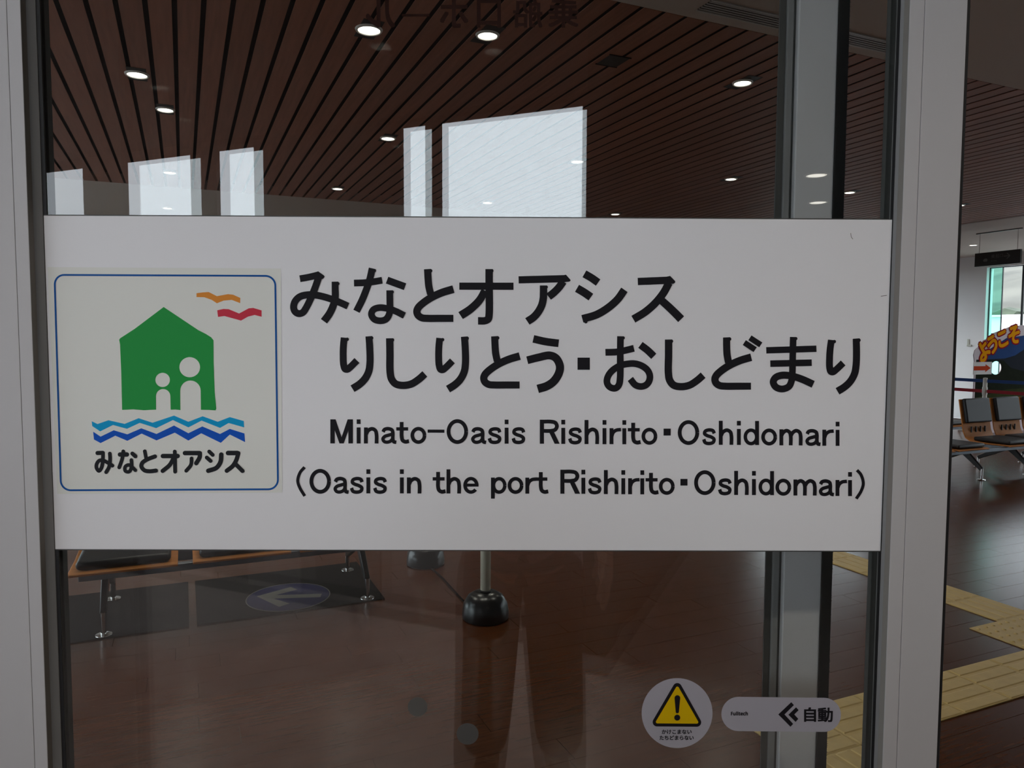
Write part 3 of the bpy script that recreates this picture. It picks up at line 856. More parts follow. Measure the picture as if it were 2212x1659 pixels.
latin('Oasis', [-80, 110, 243, 374, 428], ROW2)
latin('in', [641, 697], ROW2); latin('the', [902, 1012, 1145], ROW2); latin('port', [1366, 1498, 1640, 1720], ROW2)
latin('Rishirito', [1918, 2086, 2137, K4 + 53, K4 + 192, K4 + 246, K4 + 343, K4 + 385, K4 + 490], ROW2)
latin('Oshidomari', [K4 + q for q in (770, 961, 1090, 1232, 1284, 1418, 1562, 1761, 1897, 1997)], ROW2)
Print().poly([(923.8, 927.8), (960, 928.0), (960, 934.8), (923.8, 934.6)]).build('dash', INK, sign)
Print().poly([(1433.2, 925.8), (1448.7, 925.8), (1448.7, 940.7), (1433.2, 940.7)]).build('middle_dot', INK, sign)
Print().poly([(1469.6, 1034.3), (1484.9, 1034.3), (1484.9, 1048.8), (1469.6, 1048.8)]).build('middle_dot', INK, sign)
Print((620, 990), 16.59).stroke([(632, 315), (470, 510), (388, 800), (460, 1050), (640, 1350)], 112).build('bracket', INK, sign)
Print((1290, 890), 3.6867).stroke([(2068, 462), (2100, 500), (2118, 570), (2100, 630), (2062, 690)], 25).build('bracket', INK, sign)

Print((1900, 480), 452 / 60.0).stroke([(18, 1205), (60, 1198), (115, 1190)], 9).build('scuff', M['alu_dark'], sign)
Print((1500, 0), 3.1067).stroke([(1048, 1565), (1052, 1590), (1062, 1605)], 4).build('scuff', M['alu_dark'], sign)
# ------------------------------------------------------------------ emblem sticker on the sign
OR, ZE = (100, 560), 1628 / 520.0
LF = 0.0003
st = Print().poly([(103, 577), (607, 580), (610, 1064), (124, 1067)]).build('logo_sticker', M['sticker_cream'], sign, lift=LF)
# rounded blue border
def rrect(TL, TR, BR, BL, r, n=10):
    pts = []
    qs = [TL, TR, BR, BL]
    for i in range(4):
        c = Vector(qs[i]); pv = Vector(qs[i - 1]); nx = Vector(qs[(i + 1) % 4])
        a = (pv - c).normalized(); b = (nx - c).normalized()
        cc = c + (a + b) * r
        for k in range(n + 1):
            t = k / n * pi / 2
            pts.append(tuple(cc - b * (r * cos(t)) - a * (r * sin(t))))
    return pts
bp = rrect((57, 106), (1549, 113), (1568, 1555), (101, 1562), 66)
Print(OR, ZE).stroke(bp + bp[:2], 12.5, smooth=False).build('border', M['border_blue'], st, lift=LF + 0.0002)
def arch(x0, x1, cy, n=14):
    r = (x1 - x0) / 2; cx_ = (x0 + x1) / 2
    return [(cx_ + r * cos(pi * i / n), cy - r * sin(pi * i / n)) for i in range(n + 1)]
# house mark: solid outline with two door arches, and two round heads left white
def ring_fill(outline, holes, name, m, par, lift):
    cu = bpy.data.curves.new(name, 'CURVE'); cu.dimensions = '2D'; cu.fill_mode = 'BOTH'
    for loop in [outline] + holes:
        sp = cu.splines.new('POLY'); sp.points.add(len(loop) - 1); sp.use_cyclic_u = True
        for i, p in enumerate(loop):
            sp.points[i].co = (p[0], p[1], 0, 1)
    o = bpy.data.objects.new('t', cu); C.objects.link(o)
    bpy.context.view_layer.update()
    me = o.evaluated_get(bpy.context.evaluated_depsgraph_get()).to_mesh()
    vs = [tuple(v.co) for v in me.vertices]; fs = [tuple(p.vertices) for p in me.polygons]
    bpy.data.objects.remove(o); bpy.data.curves.remove(cu)
    out = []
    for v in vs:
        x, z = plane(OR[0] + v[0] / ZE, OR[1] + v[1] / ZE)
        out.append((x, D - lift, z))
    m2 = bpy.data.meshes.new(name); m2.from_pydata(out, [], fs); m2.materials.append(m)
    return link_mesh(name, m2, par)
ho = [(795, 323), (1030, 480), (1080, 505), (1115, 527), (1132, 548), (1133, 700), (1140, 900), (1151, 1010), (1145, 1022), (1100, 1019), (1047, 1018)]
ho += arch(907, 1045, 889) + [(908, 1020), (875, 1016), (842, 1017)] + arch(743, 840, 926) + [(744, 1017), (660, 1021), (590, 1015), (514, 1019), (508, 760), (500, 575), (494, 545), (500, 535), (600, 470)]
def circ(cx_, cy_, rx, ry, n=36): return [(cx_ + rx * cos(2 * pi * i / n), cy_ + ry * sin(2 * pi * i / n)) for i in range(n)]
ring_fill(ho, [circ(971, 730, 70, 68), circ(788, 816, 49, 48)], 'house_mark', M['green'], st, LF + 0.0002)
Print(OR, ZE).poly([(1017, 230), (1060, 224), (1100, 222), (1155, 250), (1230, 236), (1265, 240), (1313, 262), (1312, 297), (1255, 275), (1200, 280), (1155, 298), (1120, 275), (1070, 257), (1017, 256)]).build('seagull_mark', M['orange'], st, lift=LF + 0.0002)
Print(OR, ZE).poly([(1157, 345), (1200, 336), (1235, 338), (1305, 367), (1370, 332), (1400, 329), (1457, 346), (1457, 389), (1410, 377), (1365, 388), (1318, 415), (1245, 395), (1205, 384), (1162, 390)]).build('seagull_mark', M['red'], st, lift=LF + 0.0002)
OW, ZW = (190, 880), 2212 / 360.0
Print(OW, ZW).poly([(52, 183), (130, 220), (275, 170), (490, 218), (675, 143), (860, 203), (1145, 108), (1335, 190), (1525, 117), (1725, 190), (1885, 128), (2070, 180),
                    (2075, 265), (1870, 207), (1755, 272), (1510, 175), (1335, 265), (1130, 168), (908, 275), (690, 205), (520, 284), (335, 233), (165, 318), (60, 248)]).build('wave_mark', M['sky_blue'], st, lift=LF + 0.0002)
Print(OW, ZW).poly([(72, 322), (170, 388), (345, 303), (525, 357), (710, 277), (912, 352), (1145, 240), (1335, 342), (1520, 252), (1755, 352), (1885, 285), (2078, 345),
                    (2087, 460), (1885, 360), (1765, 470), (1505, 343), (1335, 440), (1155, 335), (912, 438), (715, 347), (525, 443), (365, 375), (170, 473), (82, 425)]).build('wave_mark', M['deep_blue'], st, lift=LF + 0.0002)
cap_glyphs = [
    [('l', [(130, 605), (200, 603)], 56), ('s', [(203, 605), (202, 660), (195, 750), (178, 810), (148, 842), (117, 800), (120, 750), (155, 705), (205, 703), (260, 730), (328, 772)], 50), ('s', [(294, 612), (297, 690), (283, 790), (245, 858)], 50)],
    [('l', [(428, 625), (520, 625)], 60), ('s', [(472, 583), (455, 690), (418, 795)], 50), ('s', [(593, 612), (633, 648)], 54), ('s', [(580, 697), (582, 790), (550, 852), (500, 842), (500, 785), (550, 762), (600, 800), (632, 832)], 48)],
    [('s', [(757, 582), (776, 680)], 50), ('s', [(893, 650), (790, 690), (725, 735), (713, 785), (755, 835), (820, 847), (905, 838)], 56)],
    [('l', [(997, 645), (1193, 645)], 60), ('l', [(1155, 586), (1160, 852)], 52), ('s', [(1140, 670), (1090, 760), (995, 842)], 56)],
    [('l', [(1290, 606), (1480, 606)], 60), ('s', [(1488, 606), (1485, 660), (1440, 740)], 58), ('s', [(1378, 676), (1370, 760), (1308, 840)], 50)],
    [('s', [(1612, 586), (1658, 630)], 52), ('s', [(1580, 665), (1630, 710)], 52), ('s', [(1772, 625), (1762, 720), (1708, 800), (1600, 840)], 60)],
    [('l', [(1862, 605), (1985, 605)], 62), ('s', [(1998, 608), (1970, 700), (1925, 775), (1845, 840)], 58), ('s', [(1955, 745), (2053, 842)], 56)]]
for g_ in cap_glyphs:
    glyph(OW, g_, sc=ZW, m=M['ink_soft'], par=st, lift=LF + 0.0002, cap=True, name='caption_character')

# ================================================================== STICKERS ON THE GLASS
OS, ZS = (1370, 1450), 2212 / 460.0
cst = empty('caution_sticker', (0, 0, 0)); tag(cst, 'round white sticker with yellow warning triangle on the glass', 'sticker')
YB = GY0 - 0.0003
def sp(name, pr, m, par, lift): return pr.build(name, m, par, y=YB, lift=lift)
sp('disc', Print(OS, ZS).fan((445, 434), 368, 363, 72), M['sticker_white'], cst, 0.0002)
def rtri(a, b, c, r, n=10):
    pts = []
    for (p, q, s_) in ((a, c, b), (b, a, c), (c, b, a)):
        P_, Q_, S_ = Vector(p), Vector(q), Vector(s_)
        e1 = (P_ - Q_).normalized(); e2 = (S_ - P_).normalized()
        n1 = Vector((e1.y, -e1.x)); n2 = Vector((e2.y, -e2.x))
        a1 = atan2(n1.y, n1.x); a2 = atan2(n2.y, n2.x)
        while a2 < a1: a2 += 2 * pi
        for k in range(n + 1):
            t = a1 + (a2 - a1) * k / n
            pts.append((p[0] + r * cos(t), p[1] + r * sin(t)))
    return pts
sp('triangle_border', Print(OS, ZS).poly(rtri((447, 167), (649, 529), (237, 526), 46)), M['ink'], cst, 0.0004)
sp('triangle', Print(OS, ZS).poly(rtri((447, 173), (648, 526), (240, 523), 16)), M['yellow'], cst, 0.0006)
sp('exclamation_mark', Print(OS, ZS).stroke([(447, 275), (446, 416)], 59, smooth=False, cap=True, w_end=34).fan((445, 478), 31), M['ink'], cst, 0.0008)
def spx(x, y): return (OS[0] + x / ZS, OS[1] + y / ZS)
flat_text('caption', 'かけこまない', M['ink'], cst, spx(285, 650), spx(595, 650), 47 / ZS, YB, 0.0005, 0.028, 'box')
flat_text('caption', 'たちどまらない', M['ink'], cst, spx(262, 712), spx(617, 712), 47 / ZS, YB, 0.0005, 0.028, 'box')
ast = empty('automatic_door_sticker', (0, 0, 0)); tag(ast, 'white pill shaped sticker with black chevrons beside the round sticker', 'sticker')
pill = [(1083 + 178 * cos(t), 443 + 178 * sin(t)) for t in [pi / 2 + pi * i / 20 for i in range(21)]] + [(1969 + 178 * cos(t), 452 + 177 * sin(t)) for t in [-pi / 2 + pi * i / 20 for i in range(21)]]
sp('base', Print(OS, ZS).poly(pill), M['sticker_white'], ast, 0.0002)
sp('chevron', Print(OS, ZS).poly([(1630, 320), (1658, 350), (1560, 447), (1650, 545), (1622, 575), (1495, 447)]), M['ink'], ast, 0.0004)
sp('chevron', Print(OS, ZS).poly([(1680, 373), (1707, 402), (1662, 447), (1703, 493), (1675, 525), (1600, 450)]), M['ink'], ast, 0.0004)
flat_text('character', '自', M['ink'], ast, spx(1763, 524), spx(1888, 525), 152 / ZS, YB, 0.0004, 0.030, 'box')
flat_text('character', '動', M['ink'], ast, spx(1905, 527), spx(2062, 527), 152 / ZS, YB, 0.0004, 0.026, 'box')
flat_text('small_lettering', '𝗙𝘂𝗹𝗹𝘁𝗲𝗰𝗵', M['ink'], ast, spx(1003, 458), spx(1180, 458), 41 / ZS, YB, 0.0004, 0.022, 'box')
d1 = MB().lathe([(0.0002, 0), (0.0142, 0), (0.0142, 0.0004), (0.0002, 0.0004)], 40).build('glass_marker', M['dot'])
x, z = plane(1010, 1585, YB); d1.location = (x, YB - 0.0002, z); d1.rotation_euler = (pi / 2, 0, 0)
tag(d1, 'small round frosted grey dot on the sliding glass', 'marker dot')
d2 = MB().lathe([(0.0002, 0), (0.0142, 0), (0.0142, 0.0004), (0.0002, 0.0004)], 40).build('glass_marker', M['dot'])
x, z = plane(902, 1527, BY + 0.003); d2.location = (x, BY + 0.0034, z); d2.rotation_euler = (pi / 2, 0, 0)
tag(d2, 'fainter round grey dot on the fixed glass behind, upper left of the other dot', 'marker dot')

# ================================================================== TACTILE PAVING
tac = empty('tactile_paving', P(0, 0, 0), TH); tag(tac, 'yellow tactile guide tiles laid across the brown floor', 'tactile paving')
def bar_tile():
    mb = MB().box(0, 0.2985, 0, 0.2985, 0.0, 0.004)
    for k in range(4):
        c = 0.0335 + k * 0.0772
        a = [(0.007, c - 0.030, 0.004), (0.2915, c - 0.030, 0.004), (0.2915, c + 0.030, 0.004), (0.007, c + 0.030, 0.004),
             (0.013, c - 0.025, 0.0068), (0.2855, c - 0.025, 0.0068), (0.2855, c + 0.025, 0.0068), (0.013, c + 0.025, 0.0068)]
        mb.add(a, [(4, 5, 6, 7), (0, 1, 5, 4), (1, 2, 6, 5), (2, 3, 7, 6), (3, 0, 4, 7)])
    return mb.mesh('bar_tile', M['tactile'])
def dot_tile():
    mb = MB().box(0, 0.2985, 0, 0.2985, 0.0, 0.004)
    for i in range(5):
        for j in range(5):
            mb.lathe([(0.0115, 0.004), (0.006, 0.009), (0.0002, 0.009)], 12, (0.03 + i * 0.0597, 0.03 + j * 0.0597, 0))
    return mb.mesh('dot_tile', M['tactile'])
bt, dt = bar_tile(), dot_tile()
for k in range(-1, 12):                                  # strip along v
    v0 = 2.33 + 0.30 * k
    link_mesh('bar_tile', bt, tac, loc=(v0, 1.962, 0.0003))
for k in range(0, 12):                                   # strip along u
    o = link_mesh('bar_tile', bt, tac, loc=(4.37, 2.562 + 0.30 * k, 0.0003)); o.rotation_euler = (0, 0, pi / 2)
for k in range(3):
    link_mesh('dot_tile', dt, tac, loc=(3.83 + 0.30 * k, 2.262, 0.0003))
for k in range(2):                                       # short strip towards the door
    o = link_mesh('bar_tile', bt, tac, loc=(2.33 + 0.0, 1.662 - 0.30 * k, 0.0003)); o.rotation_euler = (0, 0, pi / 2)

# ================================================================== BEAM SEATING
def rounded_pad(x0, x1, y0, y1, z0, z1):
    return MB().box(x0, x1, y0, y1, z0, z1)
def seat_unit(bench, x, back=True):
    """one seat with its front edge at local y = 0, the back at y = 0.50"""
    w = 0.245
    pan = MB()
    prof = [(0.0, 0.392), (0.03, 0.398), (0.25, 0.392), (0.45, 0.398)]
    if back: prof += [(0.505, 0.43), (0.535, 0.50), (0.60, 0.86)]
    th = 0.014
    vs = []; n = len(prof)
    for i, (y, z) in enumerate(prof):
        a = prof[max(0, i - 1)]; b = prof[min(n - 1, i + 1)]
        dy, dz = b[0] - a[0], b[1] - a[1]; l = sqrt(dy * dy + dz * dz)
        ny, nz = dz / l * th, -dy / l * th
        for (sx, oy, oz) in ((-w, 0, 0), (w, 0, 0), (w, ny, nz), (-w, ny, nz)):
            vs.append((x + sx, y + oy, z + oz))
    fs = []
    for i in range(n - 1):
        k = 4 * i
        for a, b in ((0, 1), (1, 2), (2, 3), (3, 0)): fs.append((k + a, k + b, k + 4 + b, k + 4 + a))
    fs += [(3, 2, 1, 0), (4 * n - 4, 4 * n - 3, 4 * n - 2, 4 * n - 1)]
    pan.add(vs, fs)
    sh = pan.build('seat_shell', M['shell'], bench, bevel=0.004, smooth=True)
    MB().box(x - w + 0.032, x + w - 0.032, 0.028, 0.44, 0.401, 0.445).build('seat_cushion', M['leather'], bench, bevel=0.020, seg=4, smooth=True)
    if back:
        mb = MB()
        c0, c1 = Vector((0, 0.545, 0.585)), Vector((0, 0.598, 0.865))
        d = (c1 - c0).normalized(); nrm = Vector((0, -d.z, d.y))
        q = []
        for o_ in (nrm * 0.0, nrm * 0.045):
            for sx, c in ((-w + 0.025, c0), (w - 0.025, c0), (w - 0.025, c1), (-w + 0.025, c1)):
                q.append((x + sx, (c + o_).y, (c + o_).z))
        mb.add(q, [(0, 1, 2, 3), (7, 6, 5, 4), (0, 4, 5, 1), (1, 5, 6, 2), (2, 6, 7, 3), (3, 7, 4, 0)])
        mb.build('back_cushion', M['leather'], bench, bevel=0.018, seg=4, smooth=True)
        for k in range(4):
            xx = x - 0.12 + 0.08 * k
            MB().box(xx - 0.006, xx + 0.006, 0.520, 0.533, 0.478, 0.545).build('back_slot', M['gasket'], sh)
def bench_leg(bench, x):
    y0, y1 = 0.20, 0.78
    mid = 0.42
    mb = MB()
    mb.beam((x, mid, 0.300), (x, y0, 0.115), 0.036, 0.075, 0.030, 0.040)
    mb.beam((x, mid, 0.300), (x, y1, 0.115), 0.036, 0.075, 0.030, 0.040)
    mb.beam((x, mid, 0.27), (x, mid, 0.36), 0.05, 0.09)
    mb.beam((x, mid, 0.335), (x, 0.09, 0.350), 0.03, 0.03)
    lg = mb.build('leg', M['leg'], bench, bevel=0.006, smooth=True)
    for y in (y0, y1):
        MB().lathe([(0.0003, 0.125), (0.014, 0.125), (0.014, 0.012), (0.040, 0.009), (0.043, 0.002), (0.0003, 0.0015)], 20, (x, y, 0)).build('foot', M['chrome'], lg, smooth=True)
def bench(name_loc, seats, legs, x0, x1, label, group=None):
    b = empty('beam_bench', name_loc, TH); tag(b, label, 'bench', group)
    MB().box(x0, x1, 0.385, 0.455, 0.300, 0.360).build('beam', M['beam'], b, bevel=0.003)
    MB().box(x0, x1, 0.055, 0.095, 0.338, 0.376).build('front_rail', M['beam'], b, bevel=0.003)
    for (x, bk) in seats: seat_unit(b, x, bk)
    for x in legs: bench_leg(b, x)
    return b
# front rail visible under the near bench: the beam sits forward
bench(P(4.085, 0, 0), [(-0.295, True), (0.265, True), (0.80, True)], [-0.41, 0.966], -0.50, 1.04, 'near row of black cushioned beam seats seen under the sign at left', 'beam seating')
bench(P(5.12, 8.05, 0), [(-0.43, False), (-0.97, False), (0.40, True), (0.945, True), (1.49, True)], [0.0, 0.80, 1.65], -1.3, 1.8, 'row of black padded beam seats with slotted wooden backs behind the door edge', 'beam seating')
bench(P(6.62, 9.30, 0), [(0.23, False), (-0.31, False)], [0.0], -0.6, 0.5, 'backless black beam seat further back beside the white wall', 'beam seating')
# front apron rail of the near bench

# ================================================================== FLOOR MATS AND FLOOR STICKER
m1 = MB().box(-1.10, -0.005, 4.235, 5.02, 0.0004, 0.007).build('floor_mat', M['mat_dark'], rz=TH, bevel=0.002); tag(m1, 'dark rubber floor mat under the left end of the near bench', 'mat', 'dark mats under the bench')
m2 = MB().box(0.035, 1.06, 4.235, 5.02, 0.0004, 0.007).build('floor_mat', M['mat_dark'], rz=TH, bevel=0.002); tag(m2, 'dark floor mat with a blue arrow sticker under the near bench', 'mat', 'dark mats under the bench')
fsx = empty('floor_sticker', P(4.49, 0.54, 0.0072), TH); tag(fsx, 'round blue floor sticker with a pale arrow on the dark mat', 'floor sticker')
MB().lathe([(0.0003, 0.0006), (0.235, 0.0006), (0.235, 0.0)], 48).build('disc', M['sticker_blue'], fsx)
MB().lathe([(0.236, 0.0), (0.236, 0.0009), (0.242, 0.0009), (0.242, 0)], 48).build('edge_line', M['sticker_pale'], fsx)
ar = MB()
def fpoly(mb, pts, z=0.0012): mb.add([(p[0], p[1], z) for p in pts], [tuple(range(len(pts)))])
fpoly(ar, [(-0.19, 0.02), (-0.02, 0.17), (0.03, 0.12), (-0.08, 0.03), (0.19, 0.03), (0.19, -0.03), (-0.08, -0.03), (0.03, -0.12), (-0.02, -0.17)])
ao = ar.build('arrow', M['sticker_pale'], fsx); ao.rotation_euler = (0, 0, radians(-18))

# ================================================================== BOLLARDS (cream poles on black domes) AND CORD
def bollard(u, v, label):
    b = empty('pole_stand', P(u, v, 0)); tag(b, label, 'stand', 'cream poles on black domes')
    MB().lathe([(0.0005, 0.150), (0.060, 0.148), (0.098, 0.125), (0.122, 0.085), (0.130, 0.035), (0.128, 0.006), (0.118, 0.0), (0.0005, 0.0)], 40).build('base', M['rubber_base'], b, smooth=True)
    MB().lathe([(0.036, 0.149), (0.036, 0.156), (0.0285, 0.160)], 32).build('collar', M['rubber_base'], b, smooth=True)
    MB().lathe([(0.0285, 0.14), (0.0285, 0.98), (0.020, 0.995), (0.0005, 1.0)], 32).build('pole', M['pole_cream'], b, smooth=True)
bollard(3.735, 1.50, 'cream pole on a black dome base in the middle, nearest the glass')
bollard(4.80, 1.485, 'cream pole on a black dome base further back, top just hidden by the sign')
cd = MB().tube([P(4.70, 1.49, 0.006), P(4.46, 1.492, 0.006), P(4.2, 1.48, 0.006), P(4.02, 1.472, 0.006), P(3.80, 1.48, 0.006)], 0.006).build('power_cable', M['cord'])
tag(cd, 'thin dark cord on the floor between the two dome bases', 'cord')

# ================================================================== QUEUE BARRIER, ARROW CARD, HANGING SIGN, WELCOME BOARD
def stanchion(u, label):
    s_ = empty('queue_stanchion', P(u, 11.34, 0), TH); tag(s_, label, 'stanchion', 'queue stanchions')
    MB().lathe([(0.0005, 0.0), (0.17, 0.0), (0.17, 0.012), (0.05, 0.030), (0.030, 0.034), (0.0005, 0.034)], 32).build('base', M['pole_white'], s_, smooth=True)
    MB().lathe([(0.030, 0.03), (0.030, 0.96), (0.0005, 0.965)], 24).build('pole', M['pole_white'], s_, smooth=True)
    MB().lathe([(0.034, 0.70), (0.036, 0.72), (0.036, 0.80), (0.034, 0.82)], 24).build('lower_clip', M['pole_white'], s_, smooth=True)
stanchion(7.50, 'white queue stanchion holding the red arrow card')
stanchion(9.60, 'white queue stanchion further left behind the door edge')
stanchion(5.40, 'white queue stanchion beyond the right end of the belts')
def belt(z, m, label, gname):
    for (a, b) in ((5.40, 7.50), (7.50, 9.60)):
        w = MB().box(11.338, 11.342, a + 0.032, b - 0.032, z - 0.025, z + 0.025).build('barrier_belt', m, rz=TH)
        tag(w, label % ('right of' if a < 7 else 'left of'), 'belt', gname)
belt(0.915, M['belt_blue'], 'blue queue belt stretched %s the arrow card pole', 'queue belts')
belt(0.755, M['belt_red'], 'red queue belt stretched %s the arrow card pole', 'queue belts')
ac = empty('arrow_card', P(7.46, 11.19, 1.115), TH); tag(ac, 'white card with a red arrow on the queue stanchion', 'card')
# the card faces the door
MB().box(-0.205, 0.225, -0.006, 0.0, -0.095, 0.095).build('card', M['paper'], ac)
ap = MB(); ap.add([(-0.20, -0.0065, -0.033), (0.07, -0.0065, -0.033), (0.07, -0.0065, -0.062), (0.195, -0.0065, 0.0), (0.07, -0.0065, 0.062), (0.07, -0.0065, 0.033), (-0.20, -0.0065, 0.033)], [(0, 1, 2, 3, 4, 5, 6)])
ap.build('arrow', M['arrow_red'], ac)

hs = empty('hanging_sign', P(7.17, 11.0, 2.75), TH + pi / 2); tag(hs, 'black hanging direction sign with arrow above the window', 'sign')
# local x runs along +u (to the left in the photograph), readable face looks towards -v = local +y
MB().box(-0.335, 0.335, -0.02, 0.02, -0.1, 0.1).build('panel', M['sign_black'], hs, bevel=0.002)
MB().box(-0.335, 0.335, -0.012, 0.012, HC - 2.75 - 0.012, HC - 2.75).build('ceiling_rail', M['sign_black'], hs)
for xx in (-0.28, 0.28): MB().bar((xx, 0, 0.1), (xx, 0, HC - 2.75 - 0.012), 0.004, n=8).build('rod', M['chrome'], hs)
def hs_text(t, x, z, h, name='character', ofs=0.0):
    vs, fs = text_data(t, ofs)
    y0 = min(v[1] for v in vs); y1 = max(v[1] for v in vs); x0 = min(v[0] for v in vs)
    k = h / (y1 - y0)
    me = bpy.data.meshes.new(name)
    me.from_pydata([(x - (v[0] - x0) * k, 0.0205, z + (v[1] - y0) * k) for v in vs], [], fs); me.materials.append(M['sign_grey'])
    link_mesh(name, me, hs)
hs_text('乗', 0.085, 0.005, 0.055); hs_text('船', 0.020, 0.005, 0.055); hs_text('口', -0.045, 0.010, 0.045)
hs_text('Boarding', 0.085, -0.045, 0.022, 'small_lettering')
pic = MB().box(0.125, 0.215, 0.0200, 0.0204, -0.055, 0.055).build('pictogram_tile', M['plate'], hs)
MB().add([(0.205, 0.0207, -0.01), (0.135, 0.0207, -0.01), (0.145, 0.0207, -0.035), (0.195, 0.0207, -0.035), (0.18, 0.0207, 0.01), (0.15, 0.0207, 0.01)], [(0, 1, 2, 3), (0, 4, 5, 1)]).build('ship_mark', M['sign_grey'], pic)
am = MB()
def abar(a, b, w=0.012):
    dx, dz = b[0] - a[0], b[1] - a[1]; l = sqrt(dx * dx + dz * dz); nx, nz = -dz / l * w / 2, dx / l * w / 2
    am.add([(a[0] + nx, 0.0206, a[1] + nz), (b[0] + nx, 0.0206, b[1] + nz), (b[0] - nx, 0.0206, b[1] - nz), (a[0] - nx, 0.0206, a[1] - nz)], [(0, 1, 2, 3)])
abar((-0.10, 0.02), (-0.19, 0.02)); abar((-0.145, 0.06), (-0.19, 0.02)); abar((-0.145, -0.02), (-0.19, 0.02))
am.build('arrow', M['sign_grey'], hs)

# welcome board with an arched row of letters and a face hole
wb = empty('welcome_board', P(8.0, 11.78, 0), TH); tag(wb, 'painted welcome board with yellow arched lettering and a round hole', 'display board')
# local x = v, local z = up, front towards local -y
def board_layer(name, outline, holes, y0, m, thick=0.0):
    cu = bpy.data.curves.new(name, 'CURVE'); cu.dimensions = '2D'; cu.fill_mode = 'BOTH'
    if thick: cu.extrude = thick / 2
    for loop in [outline] + holes:
        s2 = cu.splines.new('POLY'); s2.points.add(len(loop) - 1); s2.use_cyclic_u = True
        for i, p in enumerate(loop): s2.points[i].co = (p[0], p[1], 0, 1)
    o = bpy.data.objects.new('t', cu); C.objects.link(o)
    bpy.context.view_layer.update()
    me = o.evaluated_get(bpy.context.evaluated_depsgraph_get()).to_mesh()
    vs = [(v.co.x, y0 - v.co.z, v.co.y) for v in me.vertices]; fs = [tuple(p.vertices) for p in me.polygons]
    bpy.data.objects.remove(o); bpy.data.curves.remove(cu)
    m2 = bpy.data.meshes.new(name); m2.from_pydata(vs, [], fs); m2.materials.append(m)
    return link_mesh(name, m2, wb)
arc_top = [(0.03, 1.16), (-0.01, 1.30), (0.02, 1.38), (0.14, 1.46), (0.22, 1.54), (0.36, 1.585), (0.46, 1.66), (0.66, 1.71), (0.86, 1.765), (1.2, 1.80), (1.55, 1.79), (1.9, 1.74), (2.2, 1.62), (2.4, 1.45), (2.45, 1.2)]
hole = circ(0.565, 1.085, 0.145, 0.112, 30)
outl = [(0.02, 0.30)] + arc_top + [(2.45, 0.30)]
board_layer('panel', outl, [hole], 0.0, M['board_white'], 0.012)
board_layer('sky_print', [(0.06, 0.9), (0.06, 1.15), (0.3, 1.36), (0.8, 1.58), (1.4, 1.64), (2.0, 1.56), (2.38, 1.3), (2.38, 0.9)], [hole], -0.0065, M['board_sky'])
board_layer('mountain_print', [(0.06, 0.30), (0.06, 1.225), (0.4, 1.23), (0.78, 1.24), (1.05, 1.29), (1.35, 1.42), (1.65, 1.25), (2.0, 1.14), (2.38, 1.06), (2.38, 0.30)], [hole], -0.0072, M['board_hill'])
board_layer('forest_print', [(0.06, 0.30), (0.06, 1.21), (0.5, 1.215), (0.74, 1.21), (0.95, 1.08), (1.4, 1.0), (2.0, 1.02), (2.38, 0.98), (2.38, 0.30)], [hole], -0.0079, M['board_forest'])
board_layer('field_print', [(0.06, 0.30), (0.06, 0.60), (0.9, 0.72), (1.6, 0.74), (2.38, 0.70), (2.38, 0.30)], [], -0.0086, M['board_field'])
for xx in (0.35, 1.9):
    MB().beam((xx, 0.02, 0.85), (xx, 0.45, 0.02), 0.03, 0.03).beam((xx, 0.02, 0.02), (xx, 0.02, 0.9), 0.03, 0.03).beam((xx, 0.45, 0.018), (xx, 0.02, 0.018), 0.03, 0.03).build('stand_leg', M['pole_white'], wb)
MB().box(0.05, 2.40, -0.005, 0.005, 0.0, 0.31).build('skirt', M['board_white'], wb)
for ch, cx_, cz_, rot, h in (('よ', 0.215, 1.365, 38, 0.31), ('う', 0.44, 1.475, 28, 0.29), ('こ', 0.70, 1.565, 18, 0.29), ('そ', 0.99, 1.635, 12, 0.30), ('！', 1.18, 1.68, 4, 0.24)):
    if ch == '！': continue
    for layer, (ofs, m, yy) in enumerate(((0.115, M['letter_red'], -0.0095), (0.045, M['letter_yellow'], -0.0105))):
        v0_, f0_ = text_data(ch, 0.0)
        vs, fs = [], []
        for q in range(9):
            t_ = 2 * pi * q / 8; r_ = ofs if q < 8 else 0
            k0 = len(vs); vs += [(a[0] + r_ * cos(t_), a[1] + r_ * sin(t_), 0) for a in v0_]; fs += [tuple(i + k0 for i in f) for f in f0_]
        mx = (min(v[0] for v in v0_) + max(v[0] for v in v0_)) / 2; my = (min(v[1] for v in v0_) + max(v[1] for v in v0_)) / 2
        k = h / 0.86; ca, sa = cos(radians(rot)), sin(radians(rot))
        me = bpy.data.meshes.new('letter')
        me.from_pydata([(cx_ + ((v[0] - mx) * ca - (v[1] - my) * sa) * k, yy - 4e-5 * (i_ // len(v0_)), cz_ + ((v[0] - mx) * sa + (v[1] - my) * ca) * k) for i_, v in enumerate(vs)], [], fs)
        me.materials.append(m)
        link_mesh('letter' if layer else 'letter_outline', me, wb)

